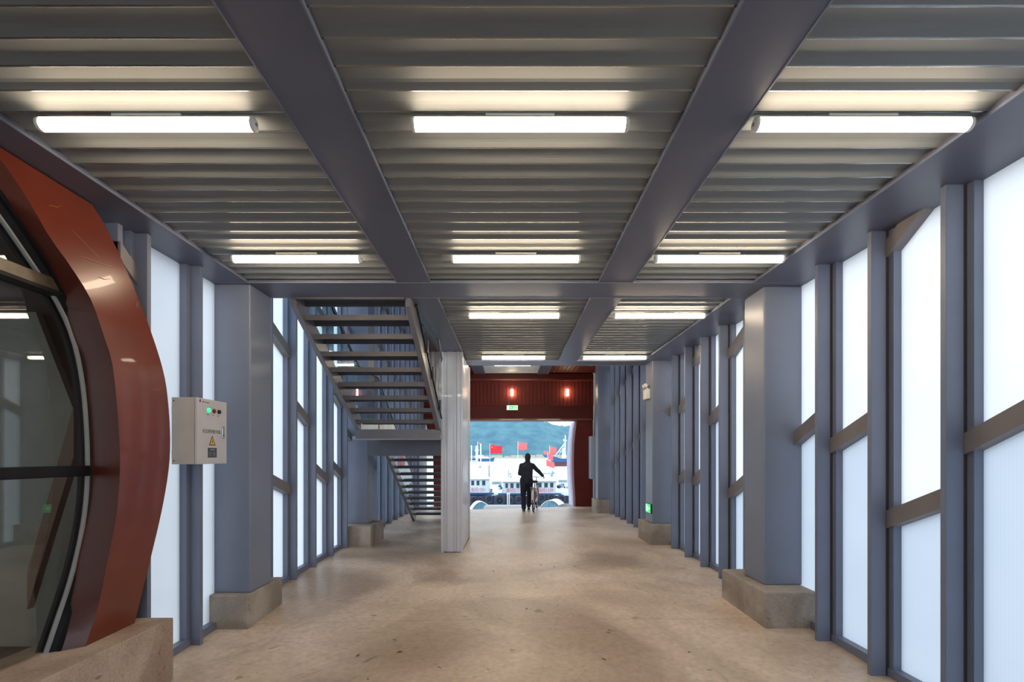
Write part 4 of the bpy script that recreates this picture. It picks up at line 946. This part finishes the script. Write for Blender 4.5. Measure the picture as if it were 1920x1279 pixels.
flag(1027, 849, 875, 10, 13, 52, 'flagfaded', 'faded red flag hanging lower beside the blue trawler', .3, 900, False)
flag(1024, 862, 880, 16, 12, 49, 'flagfaded', 'lowest faded red flag in front of the blue trawler', .55, 898, True)
flag(1063.5, 854, 876, 15, 20, 47, 'flagfaded', 'faded red flag at the right edge of the doorway', .45, 920, False)
flag(895.5, 829, 832, 5, 3, 200, 'flagfaded', 'tiny red pennant over the far left boat', .1, 880, False)

# masts and small deck gear
def mast(px, pt, pb, d, r, label, m='mast', arms=()):
    x, y, z = at(px, pt, d); zb = at(px, pb, d)[2]; t = empty('mast', (x, y, zb)); b = MB(); b.tube([(0, 0, 0), (0, 0, z-zb)], r, 8); b.build('mast_pole', m, t)
    for (f, w) in arms: b = MB(); b.tube([(-w, 0, (z-zb)*f), (w, 0, (z-zb)*f)], r*.7, 6); b.build('mast_crossbar', m, t)
    tag(t, label, 'mast')
mast(917, 873, 900, 51.5, .07, 'grey exhaust stack beside the leftmost cabin', 'greymetal')
mast(953.5, 881, 902, 52, .05, 'thin dark pole on the roof left of the person', 'greymetal')
mast(884, 835, 871.5, 300, .35, 'white mast of the far left boat, leftmost', 'mast', ((.2, 3),))
mast(894, 836, 870.6, 320, .8, 'thick white mast of the far left boat', 'mast', ((.4, 1.6), (.75, 1.2)))
mast(901.5, 832, 872.8, 280, .35, 'thin white mast right of the thick one', 'mast', ((.1, 2),))
mast(1044, 880, 900, 50, .05, 'white rod beside the roof of the right lettered cabin', 'mast')
tp = empty('antenna_tripod', at(900, 893, 52)); b = MB(); k = 52/F
for a in (-9, 0, 9): b.tube([(a*k, .4*(a == 0), 0), (0, 0, 17*k)], .02, 6)
for f in (.35, .65): b.tube([(-9*k*(1-f), 0, 17*k*f), (9*k*(1-f), 0, 17*k*f)], .015, 6)
b.build('tripod_legs', 'mast', tp); b = MB(); b.ball((0, 0, 17.5*k), .12, 10); b.build('antenna_head', 'greymetal', tp); tag(tp, 'white antenna tripod on the leftmost cabin roof', 'antenna')
def gear(px, py, s, d, label, cols):
    x, y, z = at(px, py, d); t = empty('deck_gear', (x, y, z)); rnd = random.Random(int(px)); k = d/F
    for i, c in enumerate(cols):
        b = MB(); bx_, bz_ = rnd.uniform(-s, s)*k, rnd.uniform(0, 1.4*s)*k
        if i % 2: b.tube([(bx_, 0, bz_), (bx_+rnd.uniform(-s, s)*k, -.1, bz_+s*k)], .07, 8)
        else: b.ball((bx_, 0, bz_), .55*s*k, 12, None, (1, .7, .8))
        b.build('winch_part' if i % 2 else 'net_bundle', c, t)
    tag(t, label, 'gear')
gear(937, 917, 6, 49, 'blue and grey deck gear above the largest tyre', ['boatblue', 'greymetal', 'boatwhite', 'canopy', 'boatblue'])
gear(1054, 922, 8, 48.5, 'dark heap of nets with blue bundle right of the lettered cabins', ['hullblack', 'greymetal', 'boatblue', 'hullblack', 'canopy', 'greymetal'])
gear(1069, 918, 6, 46, 'grey winch by the right edge of the water view', ['greymetal', 'boatblue', 'greymetal', 'boatwhite', 'rock'])
gear(1036, 893, 5, 51, 'small gear on the roof of the right lettered cabin', ['greymetal', 'canopy', 'greymetal', 'boatwhite'])
gear(958, 894, 4, 51, 'small fittings on the roof left of the person', ['greymetal', 'mast', 'greymetal'])
def bollard(px, pt, pb, d, label):
    x, y, z = at(px, pt, d); zb = at(px, pb, d)[2]; t = empty('mooring_post', (x, y, zb)); b = MB(); b.tube([(0,0,0),(0,0,z-zb-.12),(0,0,z-zb-.1),(0,0,z-zb)], [.045,.045,.07,.06], 12); b.build('post_shaft', 'mast', t); tag(t, label, 'post')
bollard(951.5, 925, 946, 45, 'pale mooring post between the tyres left of the person'); bollard(954.8, 924, 946, 45, 'thinner pale mooring post right beside the other one')

# two distant vessels
t = empty('far_vessel', at(905, 866, 480)); k = 480/F; b = MB()
b.prism([(-32*k, 0), (20*k, 0), (22.5*k, 8*k), (12*k, 6*k), (-32*k, 6*k)], 'y', 0, 8); b.build('blue_hull', 'boatblue', t)
b = MB(); b.prism([(-12*k, 4.5*k), (12*k, 4.5*k), (9*k, 9*k), (2*k, 9*k), (0, 12.5*k), (-9*k, 12.5*k), (-10*k, 9*k)], 'y', 1, 7); b.build('white_deckhouse', 'boatroof', t)
b = MB(); b.box(-31*k, -14*k, 1, 7, 6*k, 9*k); b.build('grey_superstructure', 'greymetal', t)
tag(t, 'distant blue-hulled vessel with white deckhouse on the left', 'vessel')
t = empty('trawler', at(1050, 874, 260)); k = 260/F; b = MB()
b.prism([(-14*k, 0), (13*k, 0), (13*k, 7.5*k), (-14*k, 7*k)], 'y', 0, 8); b.build('rust_hull', 'rust', t)
b = MB(); b.prism([(-14*k, 7*k), (13*k, 7.5*k), (13*k, 17*k), (3*k, 14*k), (-16*k, 19*k), (-17*k, 14*k)], 'y', -.5, 8); b.build('blue_upper_hull', 'boatblue', t)
b = MB(); b.prism([(3*k, 14*k), (12*k, 14*k), (9.5*k, 33*k), (5*k, 34*k)], 'y', -.8, 1); b.build('white_sail_cover', 'mast', t)
b = MB(); b.tube([(10*k, 0, 14*k), (10*k, 0, 58*k)], .28, 8); b.tube([(8.5*k, 0, 14*k), (9.5*k, 0, 48*k)], .18, 8); b.tube([(-9*k, 0, 19*k), (9.5*k, 0, 44*k)], .28, 8); b.tube([(-4*k, 0, 17*k), (9*k, 0, 40*k)], .14, 8); b.tube([(-3*k, 0, 27*k), (9*k, 0, 27*k)], .14, 8); b.tube([(6*k, 0, 48*k), (12.5*k, 0, 48*k)], .4, 8); b.tube([(7*k, 0, 46*k), (7*k, 0, 51*k)], .3, 8)
b.build('derrick_mast', 'mast', t)
tag(t, 'blue and rust trawler with white derrick mast at the right', 'trawler')
t = empty('far_vessel', at(1026, 858, 700)); k = 700/F; b = MB(); b.prism([(-9*k, 6*k), (6*k, 4*k), (6*k, 0), (-4*k, 0)], 'y', 0, 8); b.build('dark_bow', 'boatblue', t); b = MB(); b.box(-6*k, -1*k, 1, 6, 6*k, 13*k); b.build('pink_superstructure', 'flagfaded', t); tag(t, 'distant bow of a vessel with reddish top near the trawler', 'vessel')

# dry leaves on the floor
rnd = random.Random(3)
for i in range(16):
    x = rnd.uniform(-1.6, 1.9); y = rnd.uniform(3.6, 7.2)
    if i < 4: x, y = [(-1.25, 3.95), (-.92, 4.0), (-1.02, 4.25), (-1.05, 3.55)][i]
    a = rnd.uniform(0, PI); s = rnd.uniform(.008, .018)
    b = MB(); pts = [(-s*1.6, 0, 0), (-s*.5, s*.5, s*.4), (s*.6, s*.42, s*.5), (s*1.7, 0, s*.2), (s*.5, -s*.45, s*.3), (-s*.6, -s*.4, s*.25)]
    b.add(pts, [(0, 5, 4, 3, 2, 1)]); o = b.build('dry_leaf', 'leaf'); o.location = (x, y, fz(x, y)+.003); o.rotation_euler = (0, 0, a)
    so = o.modifiers.new('t', 'SOLIDIFY'); so.thickness = 0.001
    tag(o, 'small dry brown leaf lying on the concrete floor', 'leaf', 'dry leaves on the floor')
